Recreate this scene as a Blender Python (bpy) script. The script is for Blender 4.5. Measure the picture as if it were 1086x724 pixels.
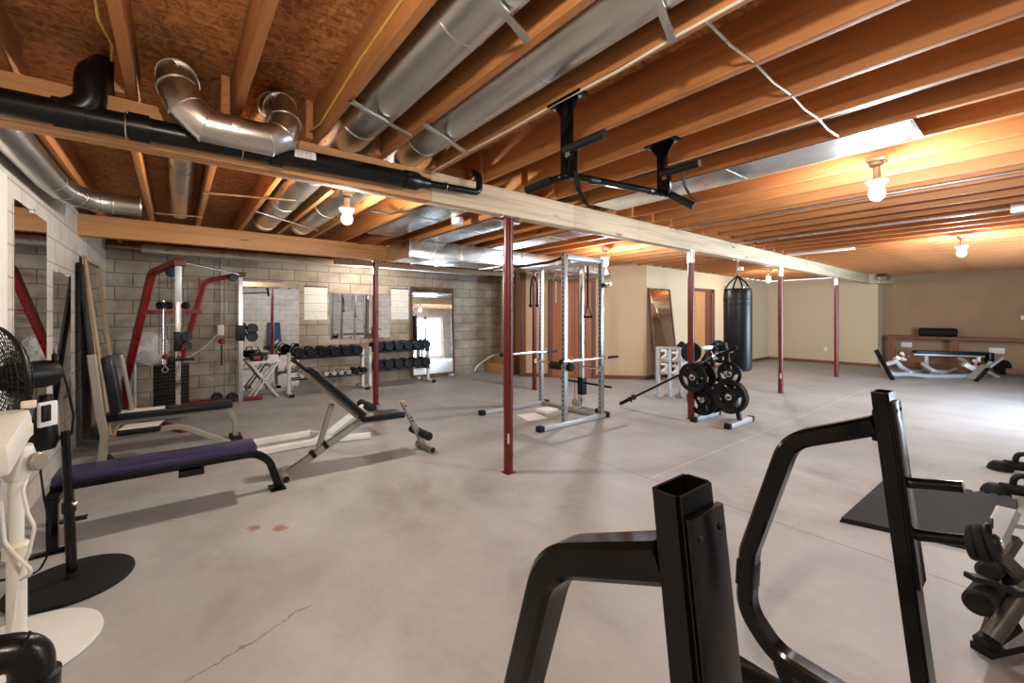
import bpy, bmesh, math, random
from mathutils import Vector, Matrix
random.seed(7)
PI = math.pi
for o in list(bpy.data.objects):
    bpy.data.objects.remove(o, do_unlink=True)
sc = bpy.context.scene
C = sc.collection
V = Vector

# ---------------------------------------------------------------- camera
# world: X runs along the main beam, Y along the ceiling joists, Z up, camera over the origin
FPX, YAW, CX, HY, EYE = 449.0, math.radians(51.48), 543.0, 335.0, 1.41
cam = bpy.data.cameras.new('camera')
co = bpy.data.objects.new('camera', cam); C.objects.link(co)
co.location = (0, 0, EYE); co.rotation_euler = (PI/2, 0, YAW - PI/2)
cam.sensor_width = 36.0; cam.lens = 36.0*FPX/1086.0
cam.shift_y = (HY - 362.0)/1086.0
cam.clip_start = 0.02; cam.clip_end = 100
sc.camera = co

# ---------------------------------------------------------------- world, exposure
w = bpy.data.worlds.new('world'); sc.world = w; w.use_nodes = True
bg = w.node_tree.nodes['Background']
bg.inputs[0].default_value = (0.75, 0.87, 1.0, 1); bg.inputs[1].default_value = 1.2
sc.view_settings.view_transform = 'Standard'; sc.view_settings.look = 'None'
sc.view_settings.gamma = 1.0; sc.view_settings.use_curve_mapping = False
sc.view_settings.exposure = 0.82
cy = sc.cycles
cy.use_denoising = True
try: cy.denoiser = 'OPENIMAGEDENOISE'
except Exception: pass
cy.max_bounces = 8; cy.diffuse_bounces = 5; cy.glossy_bounces = 5
cy.sample_clamp_indirect = 6.0; cy.caustics_reflective = False; cy.caustics_refractive = False
BULB_W = 68.0            # radiant watts of one bare ceiling bulb
WARM = (1.0, 0.90, 0.77)
COOL = (0.98, 0.985, 1.0)
DAY_W = 250.0            # daylight through the glazed doors

def daylight(name, loc, rot, sx, sy, watts):
    l = bpy.data.lights.new(name, 'AREA'); l.shape = 'RECTANGLE'; l.size = sx; l.size_y = sy
    l.energy = watts; l.color = (0.60, 0.79, 1.0)
    o = bpy.data.objects.new(name, l); C.objects.link(o); o.location = loc; o.rotation_euler = rot
daylight('door_daylight', (9.9, -1.95, 1.15), (-PI/2, 0, PI), 1.9, 2.0, DAY_W)
daylight('added_fill_light', (8.48, -1.95, 1.2), (-PI/2, 0, PI), .75, 1.7, DAY_W*0.6)  # added fill in an invented window opening, brightens the joist undersides

# ---------------------------------------------------------------- helpers
FW = V((math.cos(YAW), math.sin(YAW), 0)); RT = V((math.sin(YAW), -math.cos(YAW), 0))
def PT(px, py, X=None, Y=None, Z=None, f=None):
    """a measured point of the photograph put at its own distance"""
    d = FW + RT*((px-CX)/FPX) + V((0, 0, (HY-py)/FPX))
    t = X/d.x if X is not None else Y/d.y if Y is not None else (Z-EYE)/d.z if Z is not None else f
    return V((0, 0, EYE)) + d*t
def at_z(p, z): return V((p.x, p.y, z))

def _lin(c): return tuple(c) + (1,)
class NT:
    def __init__(s, name):
        s.m = bpy.data.materials.new(name); s.m.use_nodes = True
        s.t = s.m.node_tree; s.b = s.t.nodes['Principled BSDF']; s.tc = s.n('ShaderNodeTexCoord')
    def n(s, k, **kw):
        nd = s.t.nodes.new(k)
        for a, b in kw.items(): setattr(nd, a, b)
        return nd
    def l(s, a, b): s.t.links.new(a, b)
    def mapping(s, scale, loc=(0, 0, 0), src='Object'):
        mp = s.n('ShaderNodeMapping'); mp.inputs['Scale'].default_value = scale; mp.inputs['Location'].default_value = loc
        s.l(s.tc.outputs[src], mp.inputs[0]); return mp.outputs[0]
    def noise(s, vec, scale=1.0, detail=4, rough=.55, dist=0.0):
        x = s.n('ShaderNodeTexNoise'); x.inputs['Scale'].default_value = scale; x.inputs['Detail'].default_value = detail
        x.inputs['Roughness'].default_value = rough; x.inputs['Distortion'].default_value = dist
        s.l(vec, x.inputs['Vector']); return x.outputs['Fac']
    def ramp(s, fac, stops):
        r = s.n('ShaderNodeValToRGB'); e = r.color_ramp.elements
        while len(e) < len(stops): e.new(0.5)
        for i, (p, c) in enumerate(stops): e[i].position = p; e[i].color = _lin(c)
        s.l(fac, r.inputs[0]); return r.outputs[0]
    def mix(s, fac, a, b, mode='MIX'):
        x = s.n('ShaderNodeMix', data_type='RGBA', blend_type=mode)
        for v, i in ((fac, 0), (a, 6), (b, 7)):
            if isinstance(v, (int, float)): x.inputs[i].default_value = v
            elif isinstance(v, tuple): x.inputs[i].default_value = _lin(v)
            else: s.l(v, x.inputs[i])
        return x.outputs[2]
    def math(s, op, a, b=None, c=None):
        x = s.n('ShaderNodeMath', operation=op)
        for i, v in enumerate((a, b, c)):
            if v is None: continue
            if isinstance(v, (int, float)): x.inputs[i].default_value = v
            else: s.l(v, x.inputs[i])
        return x.outputs[0]
    def bump(s, h, strength=.3, dist=.01):
        x = s.n('ShaderNodeBump'); x.inputs['Strength'].default_value = strength; x.inputs['Distance'].default_value = dist
        s.l(h, x.inputs['Height']); s.l(x.outputs[0], s.b.inputs['Normal'])
    def fin(s, col=None, rough=.5, metal=0.0, spec=None):
        if col is not None:
            if isinstance(col, tuple): s.b.inputs['Base Color'].default_value = _lin(col)
            else: s.l(col, s.b.inputs['Base Color'])
        if isinstance(rough, (int, float)): s.b.inputs['Roughness'].default_value = rough
        else: s.l(rough, s.b.inputs['Roughness'])
        s.b.inputs['Metallic'].default_value = metal
        if spec is None and isinstance(col, tuple) and sum(col) < .06: spec = .3
        if spec is not None: s.b.inputs['Specular IOR Level'].default_value = spec
        return s.m

def plain(name, col, rough=.5, metal=0.0, var=.12, scale=9.0, bump=0.0):
    n = NT(name); v = n.mapping((scale,)*3)
    f = n.noise(v, 1.0, 4)
    c = n.mix(f, tuple(x*(1-var) for x in col), tuple(min(1, x*(1+var)) for x in col))
    if bump: n.bump(n.noise(n.mapping((scale*14,)*3), 1.0, 3), bump, .003)
    return n.fin(c, n.math('MULTIPLY_ADD', f, .18, max(.02, rough-.09)), metal, .3 if sum(col) < .06 else None)

def wood(name, col, axis='Y', dark=.55, knots=True):
    n = NT(name); a = 'XYZ'.index(axis)
    s = [1, 1, 1]
    for i in range(3): s[i] = .55 if i == a else 13.0
    f = n.noise(n.mapping(tuple(s)), 1.6, 6, .6, .6)
    s2 = [.35 if i == a else 5.0 for i in range(3)]
    g = n.noise(n.mapping(tuple(s2), (3, 7, 2)), 1.0, 3)
    c = n.ramp(f, [(.28, tuple(x*dark for x in col)), (.52, col), (.8, tuple(min(1, x*1.22) for x in col))])
    c = n.mix(n.math('MULTIPLY', g, .45), c, tuple(x*.7 for x in col))
    if knots:
        vo = n.n('ShaderNodeTexVoronoi'); vo.inputs['Scale'].default_value = 1.0
        ks = [1.5 if i == a else 7.0 for i in range(3)]
        n.l(n.mapping(tuple(ks)), vo.inputs['Vector'])
        k = n.ramp(vo.outputs['Distance'], [(.05, (1, 1, 1)), (.13, (0, 0, 0))])
        c = n.mix(k, c, tuple(x*.25 for x in col))
    n.bump(f, .12, .004)
    return n.fin(c, .62)

def osb(name):
    n = NT(name)
    v1 = n.mapping((5.0, 26.0, 5)); v2 = n.mapping((14.0, 8.0, 5), (4, 9, 1))
    a = n.noise(v1, 1.4, 5, .65, 1.4); b = n.noise(v2, 1.2, 4, .6, 1.8)
    c1 = n.ramp(a, [(.30, (.09, .027, .008)), (.45, (.40, .145, .04)), (.58, (.60, .255, .08)), (.74, (.80, .46, .2))])
    c2 = n.ramp(b, [(.40, (.10, .032, .009)), (.5, (.45, .175, .05)), (.64, (.72, .36, .13))])
    n.bump(a, .2, .004)
    return n.fin(n.mix(.42, c1, c2), .7)

def blocks(name, colA, colB, mortar, u, grime, bw=.42, bh=.21, off=0.0):
    """concrete masonry: u = axis index that runs along the wall"""
    n = NT(name)
    sp = n.n('ShaderNodeSeparateXYZ'); n.l(n.tc.outputs['Object'], sp.inputs[0])
    cb = n.n('ShaderNodeCombineXYZ'); n.l(sp.outputs[u], cb.inputs[0]); n.l(sp.outputs[2], cb.inputs[1])
    cb2 = n.n('ShaderNodeVectorMath', operation='ADD'); n.l(cb.outputs[0], cb2.inputs[0]); cb2.inputs[1].default_value = (off, .02, 0)
    br = n.n('ShaderNodeTexBrick'); br.offset = .5
    n.l(cb2.outputs[0], br.inputs['Vector'])
    br.inputs['Scale'].default_value = 1.0; br.inputs['Brick Width'].default_value = bw; br.inputs['Row Height'].default_value = bh
    br.inputs['Mortar Size'].default_value = .0075; br.inputs['Mortar Smooth'].default_value = .3
    br.inputs['Color1'].default_value = _lin(colA); br.inputs['Color2'].default_value = _lin(colB); br.inputs['Mortar'].default_value = _lin(mortar)
    f = n.noise(n.mapping((1.1, 1.1, 1.7)), 1.3, 6, .62, .6)
    g = n.noise(n.mapping((26, 26, 26)), 1.0, 3)
    c = n.mix(n.ramp(f, [(.42, (0, 0, 0)), (.66, (1, 1, 1))]), br.outputs['Color'], grime, 'MULTIPLY')
    c = n.mix(n.math('MULTIPLY', g, .25), c, tuple(x*.5 for x in colA))
    h = n.math('SUBTRACT', n.math('MULTIPLY', g, .25), br.outputs['Fac'])
    n.bump(h, .5, .008)
    return n.fin(c, .85)

def concrete(name):
    n = NT(name)
    f1 = n.noise(n.mapping((.55, .55, 1)), 1.0, 7, .6, .8)
    f2 = n.noise(n.mapping((1.6, 1.1, 1), (5, 2, 0)), 1.2, 8, .68, .35)
    f3 = n.noise(n.mapping((40, 40, 1)), 1.0, 2)
    c = n.ramp(f2, [(.30, (.28, .255, .225)), (.48, (.385, .372, .35)), (.70, (.49, .48, .465))])
    c = n.mix(n.math('MULTIPLY', n.ramp(f1, [(.35, (0, 0, 0)), (.65, (1, 1, 1))]), .55), c, (.40, .395, .385))
    c = n.mix(n.math('MULTIPLY', f3, .12), c, (.2, .18, .16))
    sp = n.n('ShaderNodeSeparateXYZ'); n.l(n.tc.outputs['Object'], sp.inputs[0])
    X, Y = sp.outputs[0], sp.outputs[1]
    def line(coord, at, wd):
        wob = n.math('MULTIPLY_ADD', n.noise(n.mapping((3, 3, 1)), 2.0, 3), .02, at-.01)
        return n.math('LESS_THAN', n.math('ABSOLUTE', n.math('SUBTRACT', coord, wob)), wd)
    cut = line(X, 3.22, .006)
    for a in (8.6, 13.0): cut = n.math('MAXIMUM', cut, line(X, a, .007))
    pale = n.math('MULTIPLY', line(Y, 2.13, .007), n.math('GREATER_THAN', X, 3.22))
    c = n.mix(n.math('MULTIPLY', cut, .65), c, (.17, .13, .10))
    c = n.mix(n.math('MULTIPLY', pale, .45), c, (.72, .70, .66))
    # two small rust stains on the slab
    nz = n.noise(n.mapping((14, 14, 1)), 1.0, 4)
    for (sx, sy, r) in ((.42, 3.28, .05), (.55, 3.17, .06)):
        dx = n.math('SUBTRACT', X, sx); dy = n.math('SUBTRACT', Y, sy)
        d = n.math('SQRT', n.math('ADD', n.math('MULTIPLY', dx, dx), n.math('MULTIPLY', dy, dy)))
        d = n.math('ADD', d, n.math('MULTIPLY_ADD', nz, .12, -.06))
        k = n.ramp(d, [(r*.5, (1, 1, 1)), (r, (0, 0, 0))])
        c = n.mix(n.math('MULTIPLY', k, .75), c, (.30, .085, .02))
    ck = n.math('ADD', n.math('MULTIPLY', X, -0.3384), n.math('MULTIPLY', Y, 0.9410))
    wob = n.math('MULTIPLY_ADD', n.noise(n.mapping((5, 5, 1)), 2.0, 5), .09, 1.8834)
    ck = n.math('LESS_THAN', n.math('ABSOLUTE', n.math('SUBTRACT', ck, wob)), .004)
    ck = n.math('MULTIPLY', ck, n.math('MULTIPLY', n.math('LESS_THAN', X, 0.522), n.math('GREATER_THAN', X, -0.273)))
    c = n.mix(n.math('MULTIPLY', ck, .6), c, (.10, .07, .05))
    n.bump(f3, .06, .002)
    return n.fin(c, n.math('MULTIPLY_ADD', f2, .35, .36), 0, .4)

def perforated(name, col, metal=.9, pitch=.06, half=.012, tall=.011):
    """square steel tube with a row of dark round holes up its middle"""
    n = NT(name)
    sp = n.n('ShaderNodeSeparateXYZ'); n.l(n.tc.outputs['Object'], sp.inputs[0])
    zz = n.math('SUBTRACT', n.math('FRACT', n.math('DIVIDE', sp.outputs[2], pitch)), .5)
    a = n.math('LESS_THAN', n.math('ABSOLUTE', n.math('MULTIPLY', zz, pitch)), tall)
    bx = n.math('LESS_THAN', n.math('ABSOLUTE', sp.outputs[0]), half)
    by = n.math('LESS_THAN', n.math('ABSOLUTE', sp.outputs[1]), half)
    m = n.math('MULTIPLY', a, by)
    f = n.noise(n.mapping((6, 6, 2)), 1.0, 3)
    c = n.mix(f, tuple(x*.85 for x in col), col)
    c = n.mix(m, c, (.015, .015, .015))
    n.fin(c, .32, metal); n.l(n.math('MULTIPLY_ADD', m, -metal, metal), n.b.inputs['Metallic'])
    return n.m

def emit(name, col, s):
    n = NT(name); n.b.inputs['Emission Color'].default_value = _lin(col); n.b.inputs['Emission Strength'].default_value = s
    return n.fin((.9, .9, .9), .4)

# ---------------------------------------------------------------- mesh builder
class MB:
    def __init__(s): s.bm = bmesh.new()
    def _bev(s, faces, b, seg=2):
        if b > 0:
            ed = list({e for f in faces for e in f.edges})
            bmesh.ops.bevel(s.bm, geom=ed, offset=b, segments=seg, profile=.6, affect='EDGES', clamp_overlap=True)
    def hexa(s, c8, bev=0):
        vs = [s.bm.verts.new(c) for c in c8]
        fs = [s.bm.faces.new([vs[i] for i in q]) for q in ((3, 2, 1, 0), (4, 5, 6, 7), (0, 1, 5, 4), (1, 2, 6, 5), (2, 3, 7, 6), (3, 0, 4, 7))]
        s._bev(fs, bev); return s
    def box(s, lo, hi, bev=0, M=None):
        a, b = V(lo), V(hi)
        c = [V((x, y, z)) for z in (a.z, b.z) for x, y in ((a.x, a.y), (b.x, a.y), (b.x, b.y), (a.x, b.y))]
        if M is not None: c = [M @ p for p in c]
        return s.hexa(c, bev)
    def bar(s, p, q, wd, ht, up=(0, 0, 1), bev=0):
        p, q = V(p), V(q); t = (q-p).normalized(); u = V(up)
        if abs(t.dot(u)) > .98: u = V((0, 1, 0))
        sd = t.cross(u).normalized(); u = sd.cross(t)
        c = []
        for e in (-.5, .5):
            for base, a in ((p, -.5), (q, -.5), (q, .5), (p, .5)):
                c.append(base + sd*(wd*a) + u*(ht*e))
        return s.hexa(c, bev)
    def _frames(s, pts, up):
        n = len(pts); fr = []
        prev = None
        for i in range(n):
            t0 = (pts[i]-pts[i-1]).normalized() if i else (pts[1]-pts[0]).normalized()
            t1 = (pts[i+1]-pts[i]).normalized() if i < n-1 else t0
            t = (t0+t1).normalized() if (t0+t1).length > 1e-6 else t0
            k = 1.0/max(.35, t.dot(t1))
            if up is not None:
                sd = t.cross(up)
                if sd.length < 1e-4: sd = prev if prev is not None else t.cross(V((.3, .9, .1)))
                sd.normalize()
            else:
                if prev is None:
                    r = V((0, 0, 1)) if abs(t.z) < .9 else V((1, 0, 0))
                    sd = t.cross(r).normalized()
                else: sd = (prev - t*prev.dot(t)).normalized()
            prev = sd; fr.append((t, sd, sd.cross(t), k, t1))
        return fr
    def tube(s, pts, r, seg=12, fil=0.0, cap=True, fn=5):
        pts = fillet([V(p) for p in pts], fil, fn) if fil else [V(p) for p in pts]
        rr = r if isinstance(r, (list, tuple)) else [r]*len(pts)
        rings = []
        for (t, sd, u, k, _), p, ra in zip(s._frames(pts, None), pts, rr):
            rings.append([s.bm.verts.new(p + (sd*math.cos(2*PI*i/seg) + u*math.sin(2*PI*i/seg))*ra) for i in range(seg)])
        for a, b in zip(rings, rings[1:]):
            for i in range(seg): s.bm.faces.new((a[i], a[(i+1) % seg], b[(i+1) % seg], b[i]))
        if cap: s.bm.faces.new(rings[0][::-1]); s.bm.faces.new(rings[-1])
        return s
    def sweep(s, pts, wd, ht, normal, fil=0.0, fn=6, ch=.12):
        """rectangular tube along a path lying in a plane; normal = that plane's normal (wd is along it)"""
        pts = fillet([V(p) for p in pts], fil, fn) if fil else [V(p) for p in pts]
        nm = V(normal).normalized(); rings = []
        for i, p in enumerate(pts):
            t0 = (pts[i]-pts[i-1]).normalized() if i else (pts[1]-pts[0]).normalized()
            t1 = (pts[i+1]-pts[i]).normalized() if i < len(pts)-1 else t0
            t = (t0+t1).normalized(); k = 1/max(.4, t.dot(t1))
            u = nm.cross(t).normalized(); sd = t.cross(u).normalized()
            c = min(wd, ht)*ch
            prof = [(-wd/2+c, -ht/2), (wd/2-c, -ht/2), (wd/2, -ht/2+c), (wd/2, ht/2-c), (wd/2-c, ht/2), (-wd/2+c, ht/2), (-wd/2, ht/2-c), (-wd/2, -ht/2+c)]
            rings.append([s.bm.verts.new(p + sd*a + u*(b*k)) for a, b in prof])
        for a, b in zip(rings, rings[1:]):
            for i in range(8): s.bm.faces.new((a[i], a[(i+1) % 8], b[(i+1) % 8], b[i]))
        s.bm.faces.new(rings[0][::-1]); s.bm.faces.new(rings[-1]); return s
    def lathe(s, prof, c=(0, 0, 0), axis=(0, 0, 1), seg=24, a0=0.0, a1=2*PI):
        ax = V(axis).normalized(); r = V((1, 0, 0)) if abs(ax.x) < .9 else V((0, 1, 0))
        e1 = ax.cross(r).normalized(); e2 = ax.cross(e1); c = V(c)
        full = abs(a1-a0-2*PI) < 1e-6; n = seg if full else seg+1; rings = []
        for (ra, z) in prof:
            if ra < 1e-6 and full: rings.append([s.bm.verts.new(c+ax*z)]); continue
            rings.append([s.bm.verts.new(c + ax*z + (e1*math.cos(a0+(a1-a0)*i/seg) + e2*math.sin(a0+(a1-a0)*i/seg))*ra) for i in range(n)])
        for a, b in zip(rings, rings[1:]):
            m = seg
            for i in range(m):
                j = (i+1) % n
                q = [a[i % len(a)], a[j % len(a)], b[j % len(b)], b[i % len(b)]]
                q = [x for k, x in enumerate(q) if x not in q[:k]]
                if len(q) > 2:
                    try: s.bm.faces.new(q)
                    except ValueError: pass
        return s
    def cyl(s, p, q, r, seg=20, bev=0.0, r2=None):
        p, q = V(p), V(q); h = (q-p).length; r2 = r if r2 is None else r2
        b = min(bev, h*.45, r*.45)
        pr = [(0, 0), (r-b, 0), (r, b), (r2, h-b), (r2-b, h), (0, h)] if b else [(0, 0), (r, 0), (r2, h), (0, h)]
        return s.lathe(pr, p, q-p, seg)
    def ball(s, c, r, sc3=(1, 1, 1), u=20, v=12):
        M = Matrix.Translation(V(c)) @ Matrix.Diagonal(V((r*sc3[0], r*sc3[1], r*sc3[2], 1)))
        bmesh.ops.create_uvsphere(s.bm, u_segments=u, v_segments=v, radius=1, matrix=M); return s
    def torus(s, c, R, r, axis=(0, 0, 1), seg=28, rs=8):
        return s.lathe([(R+r*math.cos(2*PI*i/rs), r*math.sin(2*PI*i/rs)) for i in range(rs+1)], c, axis, seg)
    def prism(s, poly, off):
        """extrude a planar polygon (list of points) by the vector off"""
        off = V(off); a = [s.bm.verts.new(V(p)) for p in poly]; b = [s.bm.verts.new(V(p)+off) for p in poly]
        s.bm.faces.new(a[::-1]); s.bm.faces.new(b)
        for i in range(len(a)): s.bm.faces.new((a[i], a[(i+1) % len(a)], b[(i+1) % len(a)], b[i]))
        return s
    def build(s, name, mat, parent=None, origin=None, sharp=35):
        bm = s.bm
        bmesh.ops.remove_doubles(bm, verts=bm.verts[:], dist=1e-6)
        bmesh.ops.recalc_face_normals(bm, faces=bm.faces[:])
        inv = mat_of(parent).inverted() if parent is not None else Matrix.Identity(4)
        og = inv @ V(origin) if origin is not None else V((0, 0, 0))
        bm.transform(Matrix.Translation(-og) @ inv)
        me = bpy.data.meshes.new(name); bm.to_mesh(me); bm.free()
        me.materials.append(mat)
        me.polygons.foreach_set('use_smooth', [True]*len(me.polygons))
        try: me.set_sharp_from_angle(angle=math.radians(sharp))
        except Exception: pass
        o = bpy.data.objects.new(name, me); C.objects.link(o); o.location = og
        if parent is not None: o.parent = parent
        return o

def fillet(pts, r, n):
    out = [pts[0]]
    for a, b, c in zip(pts, pts[1:], pts[2:]):
        u, v = (a-b), (c-b); lu, lv = u.length, v.length; u.normalize(); v.normalize()
        ang = u.angle(v)
        if ang > PI-.05: out.append(b); continue
        d = min(r/math.tan(ang/2), lu*.48, lv*.48)
        p, q = b+u*d, b+v*d
        for i in range(n+1):
            t = i/n; out.append(p*(1-t)**2 + b*(2*t*(1-t)) + q*t*t)
    out.append(pts[-1]); return out

def mat_of(o):
    M = Matrix.Translation(o.location) @ o.rotation_euler.to_matrix().to_4x4()
    return mat_of(o.parent) @ M if o.parent else M

def tag(o, label, cat, group=None, kind=None):
    o['label'] = label; o['category'] = cat
    if group: o['group'] = group
    if kind: o['kind'] = kind
    return o
def thing(name, label, cat, loc=(0, 0, 0), rz=0.0, group=None):
    o = bpy.data.objects.new(name, None); C.objects.link(o); o.empty_display_size = .1
    o.location = loc; o.rotation_euler = (0, 0, rz)
    return tag(o, label, cat, group)
def struct(o, label=None):
    o['kind'] = 'structure'
    if label: o['label'] = label
    return o
def dup(root, loc, rz=None, label=None):
    r = root.copy(); C.objects.link(r); r.location = loc
    if rz is not None: r.rotation_euler = (0, 0, rz)
    if label: r['label'] = label
    for ch in list(root.children):
        c = ch.copy(); C.objects.link(c); c.parent = r
        for g in ch.children:
            d = g.copy(); C.objects.link(d); d.parent = c
    return r
ORD = 'first second third fourth fifth sixth seventh eighth ninth tenth eleventh twelfth thirteenth fourteenth fifteenth sixteenth seventeenth eighteenth nineteenth twentieth'.split()
def nth(i):
    if i < 20: return ORD[i]
    t, u = divmod(i+1, 10)
    if u == 0: return {3: 'thirtieth', 4: 'fortieth'}[t]
    return {2: 'twenty', 3: 'thirty', 4: 'forty'}[t] + '-' + ORD[u-1]

# ---------------------------------------------------------------- materials
M_floor = concrete('concrete_slab')
M_osb = osb('oriented_strand_board')
M_joist = wood('joist_pine', (.52, .215, .07), 'Y')
M_beam = wood('orange_fir', (.58, .29, .115), 'X')
M_pale = wood('pale_pine', (.66, .53, .36), 'X')
M_oakx = wood('stained_oak', (.15, .050, .022), 'X', .6, False)
M_oaky = wood('stained_oak_crosswise', (.22, .078, .034), 'Y', .6, False)
M_doorw = wood('veneer_door', (.34, .115, .045), 'Z', .75, False)
M_doordk = wood('dark_veneer', (.15, .05, .026), 'Z', .75, False)
M_rough = wood('raw_lumber', (.62, .43, .25), 'Z', .7, False)
M_step = wood('stair_lumber', (.55, .31, .15), 'X', .7, False)
M_blockL = blocks('painted_block', (.66, .61, .56), (.60, .55, .50), (.36, .32, .28), 1, (.80, .77, .74))
M_blockB = blocks('bare_block', (.43, .365, .29), (.51, .445, .365), (.17, .135, .105), 0, (.62, .55, .48), off=.1)
M_blockF = blocks('grey_block', (.50, .485, .47), (.56, .54, .52), (.26, .24, .22), 0, (.75, .73, .70))
M_tan = plain('tan_drywall', (.47, .315, .18), .8, 0, .05, 1.2)
M_cream = plain('cream_drywall', (.60, .475, .31), .8, 0, .04, 1.0)
M_white = plain('white_paint', (.80, .78, .74), .5, 0, .04)
M_fibre = plain('brown_fibreboard', (.36, .225, .125), .85, 0, .22, 2.0)
M_red = plain('red_post_enamel', (.125, .008, .005), .3, 0, .12)
M_redm = plain('red_machine_enamel', (.25, .011, .010), .3, 0, .1)
M_blk = plain('gloss_black_enamel', (.002, .0019, .0018), .16, 0, .2)
M_blkm = plain('satin_black', (.0035, .0035, .0037), .42, 0, .2)
M_rub = plain('black_rubber', (.0055, .0055, .006), .7, 0, .2, 12, .3)
M_pad = plain('black_vinyl', (.0045, .0045, .0055), .36, 0, .15, 10, .08)
M_purp = plain('purple_vinyl', (.028, .025, .085), .3, 0, .12, 6, .05)
M_gun = plain('gunmetal_enamel', (.085, .072, .060), .4, .2, .1)
M_grey = plain('grey_powder_coat', (.30, .265, .225), .4, .2, .08)
M_silv = plain('silver_powder_coat', (.52, .54, .56), .36, .35, .06)
M_chrome = plain('chrome', (.78, .79, .80), .14, 1.0, .04)
M_perf = perforated('perforated_steel', (.47, .48, .49), .8)
M_perfw = perforated('perforated_chrome', (.6, .61, .63), .95, .07, .010, .008)
M_whitem = plain('white_enamel', (.78, .77, .75), .35, 0, .05)
M_plast = plain('cream_plastic', (.76, .73, .67), .4, 0, .05)
M_galv = plain('galvanised_steel', (.62, .60, .56), .30, 1.0, .16, 5)
M_sheet = plain('sheet_metal', (.70, .72, .74), .26, 1.0, .10, 2.2)
M_pvc = plain('black_drain_plastic', (.005, .005, .0055), .3, 0, .2)
M_mirror = plain('mirror_glass', (.86, .88, .87), .03, 1.0, .01); 
for nd in M_mirror.node_tree.nodes:
    if nd.type == 'BSDF_PRINCIPLED':
        for l in list(nd.inputs['Roughness'].links): M_mirror.node_tree.links.remove(l)
        nd.inputs['Roughness'].default_value = .008
M_cable = plain('white_cable', (.72, .66, .55), .5)
M_ycable = plain('yellow_cable', (.62, .40, .10), .5)
M_bulb = emit('lit_bulb', WARM, BULB_W/(PI*4*PI*.045**2))
M_bulblow = emit('lit_bulb_low', WARM, .5*BULB_W/(PI*4*PI*.045**2))
M_bulbnear = emit('lit_bulb_near', WARM, .85*BULB_W/(PI*4*PI*.045**2))
M_bulbc = emit('lit_bulb_far', COOL, BULB_W/(PI*4*PI*.045**2))
M_mat = plain('foam_mat', (.009, .0095, .011), .62, 0, .18, 30, .9)
M_paper = plain('paper', (.80, .78, .74), .7, 0, .04)
M_towel = plain('white_towel', (.82, .80, .77), .9, 0, .05, 20, .4)
M_blue = plain('navy_fabric', (.03, .04, .10), .8)
M_iron = plain('cast_iron', (.0035, .0035, .004), .42, .2, .25)
M_grill = plain('black_wire', (.015, .015, .016), .4, .3)
M_lvoid = plain('dark_gap', (.02, .012, .008), .9)

# ================================================================ THE ROOM
XL, XR, YB, YF = -.83, 15.8, 8.95, -1.6
ZJ, ZS = 2.53, 2.77
struct(MB().box((XL-.2, YF-.2, -.12), (XR+.2, YB+.2, 0)).build('floor', M_floor))
struct(MB().box((XL-.2, YF-.2, ZS), (XR+.2, YB+.2, ZS+.03)).build('ceiling', M_osb))
struct(MB().box((XL-.2, YF-.2, 0), (XL, YB+.2, ZS)).build('wall_left', M_blockL))
bwall = struct(MB().box((XL, YB, 0), (6.75, YB+.2, 2.46)).build('wall_back', M_blockB))
struct(MB().box((XL, YB+.05, 2.46), (6.75, YB+.2, ZS)).build('trim_1', M_joist), 'rim board above the block wall')
# stairwell side and the slanting tan wall of the stair enclosure
SA, SB = V((6.33, 7.62, 0)), V((8.17, 5.48, 0))
def slab(a, b, z0, z1, th, name, mat, kind=True):
    t = (b-a).normalized(); nrm = V((-t.y, t.x, 0))
    m = MB().hexa([at_z(p, z) for z in (z0, z1) for p in (a, b, b+nrm*th, a+nrm*th)])
    o = m.build(name, mat)
    return struct(o) if kind else o
slab(SA, SB, 0, ZJ, .12, 'wall_stair', M_tan)
slab(SB, V((15.3, 5.62, 0)), 0, ZJ, .12, 'wall_middle', M_cream)
struct(MB().box((15.2, 2.86, 0), (15.36, 5.75, ZJ)).build('wall_far', M_cream))
struct(MB().box((15.36, 2.86, 0), (XR, 2.98, ZJ)).build('wall_return', M_cream))
struct(MB().box((XR, YF-.2, 0), (XR+.2, 3.0, ZS)).build('wall_right', M_fibre))
# wall behind the camera with its glazed doors and a window added for fill light
WX0, WX1 = 8.12, 8.84
f = MB()
f.box((XL, YF-.2, 0), (WX0, YF, ZS)); f.box((WX1, YF-.2, 0), (8.95, YF, ZS)); f.box((10.85, YF-.2, 0), (XR, YF, ZS))
f.box((WX0, YF-.2, 0), (WX1, YF, .30)); f.box((WX0, YF-.2, 2.05), (WX1, YF, ZS)); f.box((8.95, YF-.2, 2.15), (10.85, YF, ZS))
struct(f.build('wall_front', M_blockF))
m = MB()
for a, b in ((8.95, 9.07), (9.84, 9.96), (10.73, 10.85)): m.box((a, YF-.12, 0), (b, YF-.06, 2.15))
for z0, z1 in ((0, .2), (2.03, 2.15)): m.box((9.07, YF-.12, z0), (10.73, YF-.06, z1))
struct(m.build('door_1', M_white), 'white double glazed doors behind the camera')
m = MB()
for a, b in ((WX0, WX0+.06), (WX1-.06, WX1)): m.box((a, YF-.12, .30), (b, YF-.06, 2.05))
m.box((WX0, YF-.12, .30), (WX1, YF-.06, .36)).box((WX0, YF-.12, 1.99), (WX1, YF-.06, 2.05))
struct(m.build('fill_window_1', M_white))  # unseen window, put in to carry the fill light
struct(MB().box((6.74, 7.5, 0), (6.88, YB+.2, ZS)).build('wall_stairwell', M_tan))
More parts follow.
